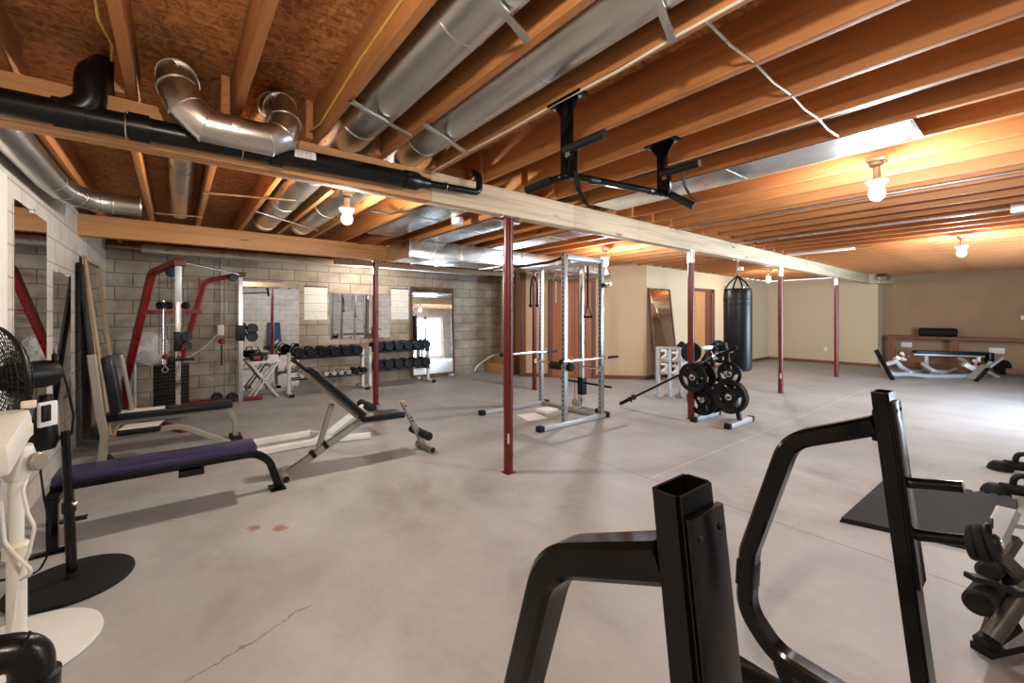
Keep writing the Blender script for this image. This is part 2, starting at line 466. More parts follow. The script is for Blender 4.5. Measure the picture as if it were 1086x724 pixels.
# baseboards
def base_run(a, b, name, mat, h=.085):
    t = (b-a).normalized(); n = V((t.y, -t.x, 0))
    struct(MB().hexa([at_z(p, z) for z in (0, h) for p in (a+n*.018, b+n*.018, b, a)]).build(name, mat))
base_run(SA, SB, 'baseboard_stair', M_oakx)
base_run(SB, V((15.19, 5.615, 0)), 'baseboard_middle', M_oakx)
base_run(V((15.2, 5.6, 0)), V((15.2, 2.86, 0)), 'baseboard_far', M_oaky)
base_run(V((15.2, 2.86, 0)), V((15.78, 2.86, 0)), 'baseboard_return', M_oakx)
# trim at the end of the painted block wall nearest the camera
struct(MB().box((XL, 3.78, 0), (XL+.012, 4.03, 2.29), .004).build('trim_2', M_white))
# white boxed soffit where the beam meets the far wall
struct(MB().box((14.6, 2.60, 2.29), (15.8, 2.94, ZJ), .004).build('trim_3', M_cream), 'cream boxed soffit at the beam end')

# doors in the stair wall and the middle wall
def on_stair(s, z, out=0.0):
    t = (SB-SA).normalized(); n = V((t.y, -t.x, 0))
    p = SA + t*s - n*(-out) if False else SA + t*s + n*out
    return at_z(p, z)
def stair_panel(m, s0, s1, z0, z1, o0, o1):
    m.hexa([on_stair(*q) for q in ((s0, z0, o1), (s1, z0, o1), (s1, z0, o0), (s0, z0, o0), (s0, z1, o1), (s1, z1, o1), (s1, z1, o0), (s0, z1, o0))], .004)
d = thing('door_2', 'closed pair of brown veneer doors in the slanting tan wall', 'door', on_stair(1.2, 0)); d['kind'] = 'structure'
for s0, s1, mt in ((.74, 1.17, M_doorw), (1.19, 1.62, M_doorw)):
    m = MB(); stair_panel(m, s0, s1, .01, 2.16, .002, .035); m.build('door_leaf', mt, d)
m = MB()
stair_panel(m, .64, .735, 0, 2.25, 0, .03); stair_panel(m, 1.625, 1.72, 0, 2.25, 0, .03); stair_panel(m, .64, 1.72, 2.165, 2.25, 0, .032)
m.build('door_frame', M_doordk, d)
m = MB(); stair_panel(m, -.02, .12, 0, 2.5, -.01, .02); struct(m.build('trim_4', M_doordk))
# boxed opening with door in the middle wall
YM = lambda x: 5.48 + (x-8.17)*(.14/7.13)
d = thing('door_3', 'wooden door standing in a brown cased opening of the cream wall', 'door', (10.6, YM(10.6), 0)); d['kind'] = 'structure'
m = MB()
for a, b, z0, z1 in ((9.98, 10.10, 0, 2.1), (11.12, 11.30, 0, 2.1), (9.98, 11.30, 2.04, 2.12)): m.box((a, YM(10)-.035, z0), (b, YM(10)+.02, z1), .004)
m.build('door_frame', M_doordk, d)
MB().box((10.12, YM(10)-.02, .01), (10.80, YM(10)+.03, 2.04), .003).build('door_leaf', wood('honey_veneer', (.52, .24, .09), 'Z', .8, False), d)
MB().box((10.81, YM(10)-.012, .01), (11.11, YM(10)+.03, 2.04)).build('dark_panel', M_doordk, d)

# ================================================================ TIMBER OVERHEAD
b = thing('support_beam', 'long main timber beam carried by the row of red posts', 'beam', (-.83, 3.01, 2.30))
for x0, x1, mt in ((-.83, 1.55, M_beam), (1.553, 3.15, M_pale), (3.153, 4.25, M_pale), (4.253, 9.4, M_pale), (9.403, 15.19, M_pale)):
    MB().box((x0, 2.95, 2.30), (x1, 3.07, ZJ-.001), .003).build('beam_section', mt, b)
for x0, x1, z0, z1 in ((-.83, .5, 2.305, 2.36),): MB().box((x0, 2.915, z0), (x1, 2.949, z1), .003).build('ledger_strip', M_beam, b)
tag(MB().box((-.83, 6.56, 2.295), (2.66, 6.68, ZJ-.001), .004).build('support_beam', M_beam), 'shorter knotty orange beam resting on the block wall near the cable machine', 'beam')

JX = [-.635, -.195, .245, .685, 1.125, 1.56, 2.0, 2.44]
while JX[-1] < 15.2: JX.append(JX[-1]+.402)
def yend(x):
    if x < 6.2: return YB
    if x < 8.17: return SA.y + (x-SA.x)*(SB.y-SA.y)/(SB.x-SA.x) if x > 6.33 else 7.6
    return YM(x)
proto = {}
def joist(x, y0, y1, label, group):
    o = MB().box((x-.021, y0, ZJ), (x+.021, y1, ZS-.001), .003).build('ceiling_joist', M_joist, None, (x, y0, ZJ))
    return tag(o, label, 'joist', group)
for i, x in enumerate(JX):
    joist(x+.024, YF+.002, 3.16, f'{nth(i)} ceiling joist from the painted block wall, on the pull-up bar side', 'joists in the near ceiling span')
for i, x in enumerate(JX):
    if x < 15.0: joist(x-.021, 2.88, yend(x-.021)-.004, f'{nth(i)} ceiling joist from the painted block wall, in the span past the main beam', 'joists in the far ceiling span')
# solid blocking between joists on top of the beam
for i, (a, bb) in enumerate(((5, 6), (7, 8), (9, 10), (10, 11))):
    tag(MB().box((JX[a]+.05, 3.09, ZJ+.002), (JX[bb]-.045, 3.128, ZS-.002), .002).build('wood_blocking', M_beam),
        f'short orange blocking board over the main beam, {nth(i)} one past the round ducts', 'board', 'blocking boards over the beam')

# ================================================================ STEEL POSTS
def post(x, y, h, label, capz=.06, sticker=True):
    t = thing('steel_post', label, 'post', (x, y, 0), 0, 'red steel posts')
    MB().cyl((x, y, .008), (x, y, h-.012), .043, 24).build('shaft', M_red, t)
    MB().box((x-.09, y-.055, h-.012), (x+.09, y+.055, h), .002).build('top_plate', M_galv if capz > .07 else M_red, t)
    MB().box((x-.05, y-.05, 0), (x+.05, y+.05, .008), .002).build('base_plate', M_red, t)
    if capz > .07: MB().cyl((x, y, h-.012-capz), (x, y, h-.012), .047, 24).build('adjusting_sleeve', M_galv, t)
    if sticker:
        a = math.atan2(-y, -x)
        MB().lathe([(.0436, 0), (.0436, .09)], (x, y, .27), (0, 0, 1), 4, a+PI/2-.18-PI, a+PI/2+.18-PI).build('sticker', M_paper, t)
    return t
post(2.355, 3.01, 2.30, 'red steel post nearest the camera under the pale main beam')
post(5.53, 3.01, 2.30, 'red steel post rising behind the leaning barbell and weight plates', .15, False)
post(8.70, 3.01, 2.30, 'red steel post just past the hanging punching bag', .15)
post(12.05, 3.01, 2.30, 'farthest red steel post, in front of the cream wall', .15, False)
post(2.50, 6.62, 2.295, 'red steel post in front of the dumbbell racks under the orange beam', .05, False)
post(5.39, 6.08, 2.274, 'red steel post standing behind the power rack below the metal trunk duct', .05, False)

# ================================================================ LIGHTS (bare bulbs)
def bulb(x, y, label, zt=ZJ, mat=None, drop=.12):
    t = thing('ceiling_lamp', label, 'lamp', (x, y, zt), 0, 'bare bulb ceiling lamps')
    MB().box((x-.055, y-.055, zt-.035), (x+.055, y+.055, zt), .008).build('junction_box', M_galv, t)
    MB().lathe([(0, 0), (.045, 0), (.045, -.02), (.022, -.035), (.022, -drop), (0, -drop)], (x, y, zt-.035)).build('stem', M_galv, t)
    zt -= drop
    MB().lathe([(0, 0), (.062, 0), (.065, -.012), (.05, -.035), (.03, -.05), (0, -.05)], (x, y, zt-.035)).build('lamp_holder', M_whitem, t)
    MB().ball((x, y, zt-.035-.098), .045, (1, 1, 1.15)).build('bulb', mat or M_bulb, t)
    return t
bulb(1.201, 3.874, 'glowing bare bulb between the joists past the main beam, near the round ducts')
bulb(3.884, 0.735, 'glowing bare bulb on the joists beside the sheet metal pan', ZJ, M_bulbc)
bulb(8.448, 0.702, 'glowing bare bulb far out over the open floor toward the brown wall', ZJ, M_bulbc)
bulb(5.528, 4.484, 'glowing bare bulb above the power rack', ZJ, M_bulbc)
bulb(11.235, 4.150, 'glowing bare bulb beside the cream wall behind the punching bag', ZJ, M_bulblow)
bulb(3.0, 8.05, 'glowing bare bulb close to the block wall above the dumbbell racks', ZJ, M_bulblow)
bulb(.05, .22, 'glowing bare bulb above the camera position', ZJ, M_bulbnear, .10)
t = thing('lamp_socket', 'white porcelain lamp socket with no bulb on a joist beyond the main beam', 'lamp holder', (2.52, 4.17, ZJ))
MB().lathe([(0, 0), (.065, 0), (.07, -.03), (.06, -.075), (.035, -.08), (0, -.06)], (2.52, 4.17, ZJ)).build('porcelain_body', M_whitem, t)
MB().tube([(2.52, 4.21, ZJ-.05), (2.52, 4.23, ZJ-.07), (2.52, 4.235, ZJ-.14)], .003, 6).build('pull_chain', M_chrome, t)

# ================================================================ PIPES AND DUCTS
YP = 2.85
def barcode_mat():
    n = NT('printed_label'); sp = n.n('ShaderNodeSeparateXYZ'); n.l(n.tc.outputs['Object'], sp.inputs[0])
    v = n.n('ShaderNodeCombineXYZ'); n.l(sp.outputs[0], v.inputs[0])
    k = n.math('GREATER_THAN', n.noise(v.outputs[0], 260.0, 1), .53)
    lim = n.math('MULTIPLY', n.math('GREATER_THAN', sp.outputs[0], 1.175), n.math('LESS_THAN', sp.outputs[0], 1.255))
    return n.fin(n.mix(n.math('MULTIPLY', n.math('MULTIPLY', k, lim), .8), (.80, .78, .74), (.04, .04, .04)), .5)
M_code = barcode_mat()
t = thing('drain_pipe', 'long black plastic drain pipe running along the orange face of the main beam', 'pipe', (-.6, YP, 2.36))
zp = lambda x: 2.352 + (x+.6)*.020
MB().tube([(-.82, YP, zp(-.82)), (1.36, YP, zp(1.36))], .058, 24).build('large_pipe', M_pvc, t)
MB().tube([(1.34, YP, zp(1.36)), (1.93, YP, 2.408), (1.93, YP, 2.54), (1.93, 2.94, 2.595)], .027, 16, .06).build('small_pipe', M_pvc, t)
m = MB().lathe([(.058, 0), (.066, 0), (.066, .1), (.045, .13), (.036, .2), (.027, .2)], (1.28, YP, zp(1.28)), (1, 0, .02), 24)
m.build('reducer', M_pvc, t)
m = MB().lathe([(.058, 0), (.068, 0), (.068, .11), (.058, .11)], (-.44, YP, zp(-.44)), (1, 0, .02), 24)
m.lathe([(.058, 0), (.068, 0), (.068, .08), (.058, .08)], (-.18, YP, zp(-.18)), (1, 0, .02), 24)
m.tube([(-.40, YP, zp(-.4)+.005), (-.315, YP-.01, 2.42), (-.315, YP-.01, 2.56), (-.28, 2.98, 2.68), (-.28, 3.3, 2.69)], .06, 20, .09, True, 7)
m.build('tee_fitting', M_pvc, t)
m = MB().lathe([(.064, 0), (.072, 0), (.072, .06), (.064, .06)], (.62-.18, YP, zp(.44)), (1, 0, .02), 24)
m.build('coupling', M_pvc, t)
for x in (-.19, .30, 1.62):
    rr = .0615 if x < 1.3 else .03
    MB().torus((x, YP, zp(x) if x < 1.3 else 2.40), rr, .0035, (1, 0, 0)).box((x-.008, YP, (zp(x) if x < 1.3 else 2.40)+rr), (x+.008, 2.949, (zp(x) if x < 1.3 else 2.40)+rr+.004)).build('pipe_strap', M_galv, t)
MB().lathe([(.0592, 0), (.0592, .12)], (.56, YP, zp(.56)), (1, 0, .02), 12, .75, 1.75).build('paper_label', M_code, t)

# galvanised elbow duct crossing below the beam
t = thing('elbow_duct', 'fat galvanised elbow duct looping in front of the main beam beside the black drain pipe', 'duct', (.2, 2.72, 2.4))
path = [V((.045, 3.28, 2.66)), V((.01, 2.76, 2.66)), V((.03, 2.69, 2.42)), V((.10, 2.69, 2.385)), V((.44, 2.69, 2.385)), V((.49, 2.70, 2.42)), V((.47, 2.76, 2.66)), V((.46, 3.4, 2.67))]
path = [path[0], V((.02, 2.90, 2.668)), V((.008, 2.78, 2.635)), V((.012, 2.715, 2.55)), V((.045, 2.69, 2.455)), V((.125, 2.69, 2.39)), V((.405, 2.69, 2.39)), V((.470, 2.695, 2.43)), V((.492, 2.72, 2.52)), V((.482, 2.78, 2.625)), V((.470, 2.90, 2.668)), V((.46, 3.4, 2.67))]
MB().tube(path, .086, 28).build('duct_body', M_galv, t)
for i in range(1, len(path)-1):
    tt = ((path[i+1]-path[i]).normalized()+(path[i]-path[i-1]).normalized()).normalized()
    MB().torus(path[i], .0875, .003, tt, 28, 6).build('crimped_seam', M_galv, t)
MB().box((.23, 2.60, 2.385), (.27, 2.606, 2.41), .002).build('damper_tab', M_sheet, t)
# round ducts in the joist bays
def round_duct(xc, y0, y1, r, z, label, endcap=True):
    t = thing('round_duct', label, 'duct', (xc, y0, z), 0, 'round ducts between the joists')
    MB().tube([(xc, y0, z), (xc, y1, z)], r, 28).build('duct_body', M_galv, t)
    y = y0+.7
    while y < y1: MB().torus((xc, y, z), r+.001, .004, (0, 1, 0), 28, 6).build('joint_seam', M_galv, t); y += 1.18
    MB().bar((xc+r*.55, y0, z-r*.83), (xc+r*.55, y1, z-r*.83), .012, .006).build('lock_seam', M_galv, t)
round_duct(.915, YF+.02, 6.35, .135, 2.655, 'long round galvanised duct in the bay nearer the elbow duct')
round_duct(1.345, YF+.02, 6.35, .135, 2.655, 'long round galvanised duct in the bay nearest the ceiling mounted pull-up bar')
round_duct(.045, 3.3, 6.45, .09, 2.66, 'short round galvanised duct between joists close to the painted block wall')
t = thing('elbow_duct', 'galvanised elbow duct hugging the top of the painted block wall and ending open', 'duct', (-.7, 5.2, 2.42))
path = [V((-.722, 3.0, 2.42)), V((-.722, 4.55, 2.42)), V((-.705, 4.85, 2.42)), V((-.66, 5.06, 2.42)), V((-.56, 5.19, 2.423)), V((-.44, 5.23, 2.425)), V((-.25, 5.23, 2.428))]
MB().tube(path, .09, 26).build('duct_body', M_galv, t)
for i in range(1, 6): MB().torus(path[i], .091, .0035, path[i+1]-path[i-1], 26, 6).build('crimped_seam', M_galv, t)
MB().torus(path[6], .091, .005, (1, 0, .05), 26, 6).build('open_rim', M_galv, t)
# sheet metal trunk and pans
t = thing('trunk_duct', 'large rectangular sheet metal trunk duct under the joists near the power rack', 'duct', (2.6, 5.68, 2.28))
MB().box((2.63, 5.68, 2.275), (7.10, 6.5, ZJ-.004), .004).build('duct_body', M_sheet, t)
for x in (2.64, 3.05, 3.5, 4.4, 4.75, 5.6, 6.4, 7.05): MB().box((x-.012, 5.668, 2.26), (x+.012, 6.51, ZJ-.005), .003).build('standing_seam', M_sheet, t)
MB().box((2.60, 5.62, 2.255), (7.10, 5.675, 2.275), .003).build('lower_flange', M_sheet, t)
def pan(i, y0, y1, label):
    o = MB().box((JX[i]+.005, y0, ZJ-.012), (JX[i+1]-.005, y1, ZJ-.002), .001)
    t = thing('sheet_metal_pan', label, 'duct panel', (JX[i]+.2, y0, ZJ-.012), 0, 'sheet metal pans under joist bays')
    o.build('panel', M_sheet, t)
    for y in (y0+.03, y0+(y1-y0)*.45): MB().box((JX[i]+.005, y-.02, ZJ-.016), (JX[i+1]-.005, y+.02, ZJ-.0125), .001).build('foil_tape', M_galv, t)
pan(9, .46, 2.80, 'shiny sheet metal pan closing a joist bay beside the pull-up bar')
pan(8, 3.9, 5.66, 'sheet metal pan past the main beam, just beyond the porcelain socket')
pan(11, 3.2, 5.66, 'sheet metal pan past the main beam, over the power rack')
pan(6, 3.3, 5.66, 'sheet metal pan past the main beam, beside the trunk duct end')
tag(MB().box((-.4, 8.45, 2.38), (6.0, 8.75, 2.50), .01).build('flat_duct', M_galv), 'low flat metal duct running along the top of the bare block wall', 'duct')
tag(MB().box((XL+.01, 8.88, 2.462), (6.4, 8.94, 2.50), .004).build('sill_plate', M_rough), 'rough wooden sill plate along the top of the bare block wall', 'board')
t = thing('header_board', 'light wooden header board hung past the trunk duct before the block wall', 'board', (4.2, 7.8, 2.33))
MB().box((2.2, 7.75, 2.33), (6.24, 7.84, 2.42), .004).build('board', M_rough, t)
for x in (2.35, 4.2, 6.1): MB().box((x-.02, 7.78, 2.415), (x+.02, 7.81, ZJ+.03), .002).build('hanger', M_rough, t)

# hanger straps that cross the joist bays
def strap(p, q, label, wd=.03):
    tag(MB().bar(p, q, wd, .014, bev=.002).build('hanger_strap', M_galv), label, 'strap', 'metal straps across the joist bays')
zs = 2.505
strap((.70, 2.20, zs), (1.12, 2.40, zs), 'metal strap under the round duct, just before the main beam')
strap((1.12, 2.21, zs), (1.54, 2.42, zs), 'metal strap under the second round duct, just before the main beam')
strap((.80, 1.16, zs), (1.10, 1.28, zs), 'metal strap under the first round duct at the top edge of the view')
strap((1.27, .82, zs), (1.55, .92, zs), 'metal strap under the second round duct at the top edge of the view')
strap((.20, 4.66, zs), (.90, 4.42, zs), 'thin metal strap past the main beam, from a joist to the first round duct', .018)
strap((.66, 5.14, zs), (1.44, 5.8, zs), 'thin metal strap crossing below both round ducts near the orange beam', .018)
strap((-.2, 5.9, zs), (.24, 5.8, zs), 'thin metal strap below the short round duct by the painted block wall', .018)
for i in (5, 6, 7, 8):
    x0, x1 = JX[i]+.02, JX[i+1]-.0
    tag(MB().tube([(x0, .80, ZJ+.004), ((x0+x1)/2, .803, ZJ-.006), (x1, .80, ZJ+.004)], .0065, 8).build('metal_conduit', M_galv),
        f'{nth(i-5)} metal clad cable length across a joist bay, counted from the round ducts', 'cable', 'metal clad cables between joists')
tag(MB().tube([(1.545, 3.2, ZJ-.006), (1.556, 2.95, ZJ-.006), (1.55, 2.5, ZJ-.006), (1.567, 2.0, ZJ-.006), (1.562, 1.6, ZJ-.007), (1.57, 1.2, ZJ-.01), (1.562, .9, ZJ-.006), (1.568, .3, ZJ-.006)], .006, 8, .2).build('electric_cable', M_cable),
    'white electric cable stapled under the joist that carries the pull-up bar', 'cable')
tag(MB().tube([(.655, 3.2, 2.6), (.66, 2.95, 2.58), (.68, 2.7, 2.56), (.684, 2.0, 2.62), (.684, .6, 2.64), (.684, -.5, 2.64)], .007, 8, .1).build('electric_cable', M_ycable),
    'yellow electric cable along the side of the joist above the elbow duct', 'cable')
tag(MB().tube([(-.22, 1.6, 2.70), (-.225, 2.0, 2.62), (-.235, 2.3, 2.57), (-.215, 2.55, 2.60), (-.235, 2.75, 2.62)], .006, 8, .1).build('electric_cable', M_ycable),
    'yellow electric cable drooping beside the joist next to the drain pipe elbow', 'cable')
tag(MB().tube([(1.6, 4.35, 2.50), (1.75, 4.25, 2.47), (1.9, 4.0, 2.50), (1.93, 3.8, 2.505), (1.93, 3.6, 2.51), (1.90, 3.4, 2.60)], .011, 8, .1).build('electric_cable', M_blkm),
    'dark cable looping from the glowing bulb to the main beam', 'cable')
tag(MB().tube([(3.0, -1.5, 2.62), (3.02, 1.0, 2.60), (3.03, 3.0, 2.60), (2.98, 5.6, 2.6)], .028, 12, .2).build('gas_pipe', M_blkm),
    'long black pipe inside a joist bay beside the sheet metal pan', 'pipe')
tag(MB().tube([(5.0, -1.5, ZJ-.022), (5.0, 2.9, ZJ-.022)], .011, 8).build('metal_conduit', M_galv), 'long straight metal conduit under the joists past the lamp on the pan', 'cable')
t = thing('junction_box', 'metal junction box with a long conduit under the joists far over the open floor', 'electrical box', (6.63, 0.11, 2.46))
MB().box((6.54, -0.04, 2.44), (6.72, 0.21, ZJ), .008).build('box', M_galv, t)
MB().tube([(6.63, 0.21, ZJ-.025), (6.63, 2.9, ZJ-.025)], .016, 10).build('conduit', M_sheet, t)
t = thing('round_duct_end', 'small silver dryer vent elbow on the cream soffit at the beam end', 'duct', (14.9, 2.5, 2.42))
MB().lathe([(.0, 0), (.09, 0), (.10, .02), (.10, .2), (.08, .26), (0, .27)], (14.62, 2.72, 2.42), (-.6, -.8, 0), 20).build('duct_body', M_galv, t)
MB().torus((14.56, 2.64, 2.42), .102, .012, (-.6, -.8, 0), 20, 6).build('collar', M_sheet, t)

tag(MB().box((8.61, 1.93, ZJ-.03), (8.75, 2.9, ZJ), .004).build('white_strip', M_white), 'white painted strip fixed under the far joists close to the main beam', 'board')

# ================================================================ PULL-UP BAR ON THE JOISTS
t = thing('pull_up_bar', 'black steel pull-up bar bolted under the ceiling joists', 'pull-up bar', (2.0, 1.53, ZJ))
XA, XB, YU = 1.585, 2.463, 1.535
for x, zb in ((XA, 2.13), (XB, 2.19)):
    MB().box((x-.022, YU-.027, zb), (x+.022, YU+.027, ZJ-.012), .003).build('hanger_post', M_blk, t)
    m = MB().box((x-.035, YU-.115, ZJ-.012), (x+.035, YU+.115, ZJ), .002)
    m.prism([(x-.003, YU-.09, ZJ-.012), (x-.003, YU+.09, ZJ-.012), (x-.003, YU+.027, ZJ-.10), (x-.003, YU-.027, ZJ-.10)], (.006, 0, 0))
    pl = m.build('mounting_plate', M_blk, t)
    m = MB()
    for dy in (-.09, .09): m.cyl((x, YU+dy, ZJ-.024), (x, YU+dy, ZJ-.011), .011, 6)
    m.build('bolt', M_chrome, pl)
    m = MB().tube([(x-.02, YU+.0, zb+.13), (x-.02, YU-.05, zb+.13), (x-.02, YU-.26, zb+.13)], .022, 14)
    m.build('grip_handle', M_rub, t)
    m = MB().box((x-.02, YU-.055, zb-.02), (x+.02, YU-.025, zb+.16), .003).build('height_plate', M_blk, t)
    MB().cyl((x-.03, YU-.03, zb+.10), (x-.022, YU-.03, zb+.10), .016, 12).build('bolt', M_chrome, m)
MB().tube([(XA-.04, YU+.26, 2.115), (XA-.02, YU+.05, 2.13), (XA+.03, YU+.01, 2.145), (XB-.03, YU+.01, 2.205), (XB+.02, YU-.02, 2.20), (XB+.05, YU-.17, 2.10)], .019, 14, .04).build('cross_bar', M_blk, t)
MB().cyl((XA-.042, YU+.27, 2.114), (XA-.024, YU+.09, 2.129), .0235, 14, .004).build('foam_grip', M_rub, t)
MB().cyl((XB+.022, YU-.03, 2.197), (XB+.052, YU-.185, 2.09), .0235, 14, .004).build('foam_grip', M_rub, t)
for x, z in ((XA+.22, 2.157), (XB-.10, 2.199)): MB().cyl((x-.04, YU+.01, z-.003), (x+.04, YU+.01, z+.003), .0215, 14, .003).build('bar_sleeve', M_blkm, t)
m = MB()
for (x, y0, z0, sg) in ((XA, YU-.06, 2.14, 1), (XB, YU-.14, 2.30, -1)):
    m = MB(); pts = [V((x, y0, z0)), V((x+.01, y0-.01, z0-.09)), V((x+.02, y0-.05, z0-.17)), V((x+.03, y0-.08, z0-.19))]
    m.sweep(fillet(pts, .04, 4), .035, .004, (1, 0, 0)); m.build('hanging_strap', M_blkm, t)

# ================================================================ ON THE WALLS
def framed_mirror(name, label, corners, th, frame_w, frame_mat, back=None):
    """corners: lower a, lower b, upper b, upper a as seen from the front; th = frame thickness to the back"""
    a, b2, c, d2 = [V(p) for p in corners]
    n = (b2-a).cross(d2-a).normalized()      # towards the viewer
    base = (a+b2)/2; t = thing(name, label, 'mirror', base)
    MB().prism([a-n*.004, b2-n*.004, c-n*.004, d2-n*.004], -n*(th*.6)).build('mirror_glass', M_mirror, t)
    if frame_w > 0:
        m = MB()
        ux = (b2-a).normalized(); uz = (d2-a).normalized()
        for p, q, s in ((a, b2, uz), (d2, c, -uz)): m.hexa([p+n*.012, q+n*.012, q+s*frame_w+n*.012, p+s*frame_w+n*.012][::1] + [p-n*th, q-n*th, q+s*frame_w-n*th, p+s*frame_w-n*th])
        for p, q, s in ((a, d2, ux), (b2, c, -ux)): m.hexa([p+n*.012, p+s*frame_w+n*.012, q+s*frame_w+n*.012, q+n*.012] + [p-n*th, p+s*frame_w-n*th, q+s*frame_w-n*th, q-n*th])
        m.build('frame', frame_mat, t)
    return t
def clips(t, pts, axis):
    for p in pts: MB().box(V(p)-V((.012, .012, .015)), V(p)+V((.012, .012, .015)), .003).build('clip', M_chrome, t)
# on the painted block wall (viewer is on +X side)
x = XL+.012
t = framed_mirror('wall_mirror', 'tall frameless mirror hung on the painted block wall above the black fan', [(x, 4.19, .35), (x, 5.09, .35), (x, 5.09, 2.18), (x, 4.19, 2.18)], .01, 0, M_white)
clips(t, [(x, 4.63, 2.18)], 0)
t = framed_mirror('wall_mirror', 'frameless mirror on the painted block wall, second one along past the tall mirror', [(x, 5.31, .62), (x, 6.12, .62), (x, 6.12, 1.81), (x, 5.31, 1.81)], .01, 0, M_white)
clips(t, [(x, 5.42, 1.81), (x, 5.95, 1.81)], 0)
# two wooden framed mirrors propped against that wall, edge on
framed_mirror('leaning_mirror', 'wood framed mirror leaning on the painted block wall behind the grey bench', [(-.56, 6.50, .02), (-.56, 7.55, .02), (-.785, 7.72, 2.08), (-.785, 6.62, 2.08)], .025, .045, M_rough)
t = thing('dark_panel', 'dark board leaning on the painted block wall between the mirrors', 'board', (-.6, 6.4, 0))
MB().hexa([(-.60, 6.20, .01), (-.60, 6.48, .01), (-.625, 6.48, .01), (-.625, 6.20, .01), (-.79, 6.38, 1.98), (-.79, 6.60, 1.98), (-.815, 6.60, 1.98), (-.815, 6.38, 1.98)], .003).build('board', M_blkm, t)
# on the bare block wall
y = YB-.012
framed_mirror('wall_mirror', 'big wall mirror on the bare block wall behind the white folding table', [(.93, y, .06), (1.87, y, .06), (1.87, y, 2.03), (.93, y, 2.03)], .01, 0, M_white)
tag(MB().box((.905, YB-.035, .02), (.928, YB-.002, 2.05), .003).build('wood_strip', M_rough), 'narrow wooden strip along the edge of the big wall mirror', 'board')
framed_mirror('wall_mirror', 'square mirror on the bare block wall above the first dumbbell rack', [(2.44, y, .93), (3.27, y, .93), (3.27, y, 1.86), (2.44, y, 1.86)], .01, 0, M_white)
framed_mirror('wall_mirror', 'narrow mirror on the bare block wall directly behind the red post by the racks', [(3.28, y, .93), (3.69, y, .93), (3.69, y, 1.87), (3.28, y, 1.87)], .01, 0, M_white)
framed_mirror('leaning_mirror', 'tall dark framed mirror against the bare block wall beyond the dumbbell racks', [(4.17, 8.84, .045), (5.27, 8.84, .045), (5.27, 8.915, 2.07), (4.17, 8.915, 2.07)], .025, .028, M_oakx)
tag(MB().box((4.25, 8.72, .0), (4.33, 8.86, .044), .004).build('mirror_foot', M_whitem), 'small white foot block under the tall framed mirror by the dumbbell rack end', 'block')
tag(MB().box((5.10, 8.72, .0), (5.18, 8.86, .044), .004).build('mirror_foot', M_whitem), 'small white foot block under the tall framed mirror by the stairs side', 'block')
# exercise charts: tiny grey figures in rows, too small to read
def chart_mat(name, rows, ht):
    n = NT(name); sp = n.n('ShaderNodeSeparateXYZ'); n.l(n.tc.outputs['Object'], sp.inputs[0])
    r = n.math('FRACT', n.math('MULTIPLY', sp.outputs[2], rows/ht))
    bar = n.math('LESS_THAN', r, .08)
    fig = n.noise(n.mapping((38, 1, 26)), 1.0, 2)
    k = n.math('MULTIPLY', n.math('GREATER_THAN', fig, .60), n.math('LESS_THAN', n.math('ABSOLUTE', n.math('SUBTRACT', r, .55)), .3))
    c = n.mix(n.math('MULTIPLY', k, .55), (.80, .77, .70), (.30, .27, .24))
    return n.fin(n.mix(n.math('MULTIPLY', bar, .6), c, (.35, .32, .26)), .5)
for x0, x1, z0, z1, rows, lab in ((1.96, 2.385, 1.33, 1.98, 4, 'white exercise chart on the block wall between big and square mirrors'), (3.72, 4.13, 1.33, 2.01, 5, 'white exercise chart on the block wall beside the tall dark framed mirror')):
    t = thing('exercise_chart', lab, 'poster', (x0, YB, z0))
    MB().box((x0, YB-.008, z0), (x1, YB-.001, z1)).build('sheet', chart_mat('chart_'+str(rows), rows, z1-z0), t, (x0, YB, z0))
    MB().box((x0-.005, YB-.012, z1-.005), (x1+.005, YB-.001, z1+.018), .003).build('hanging_strip', M_blkm, t)
# conduit with a switch box, and its cord
p = PT(234, 350, Y=YB-.03)
t = thing('electrical_box', 'white electrical box below a grey conduit on the block wall behind the cable machine', 'electrical box', p)
MB().box(p+V((-.05, -.04, -.09)), p+V((.05, .03, .09)), .008).build('box', M_plast, t)
MB().tube([p+V((0, 0, .09)), V((p.x, p.y, 2.46))], .011, 10).build('conduit', M_grey, t)
MB().tube([p+V((-.03, -.03, -.05)), p+V((-.25, -.1, -.30)), p+V((-.55, -.2, -.50)), p+V((-.85, -.2, -.56)), p+V((-1.15, -.15, -.42)), p+V((-1.25, -.1, -.3))], .007, 8, .2).build('cord', M_cable, t)

# ================================================================ TALL LEANING MIRROR AT THE STAIR WALL
a, b2 = V((8.14, 5.22, .02)), V((8.96, 5.16, .02))
c, d2 = V((9.02, 5.43, 2.03)), V((8.19, 5.44, 2.03))
framed_mirror('leaning_mirror', 'large framed mirror leaning on the cream wall behind the silver weight stand', [a, b2, c, d2], .03, .028, M_doordk)

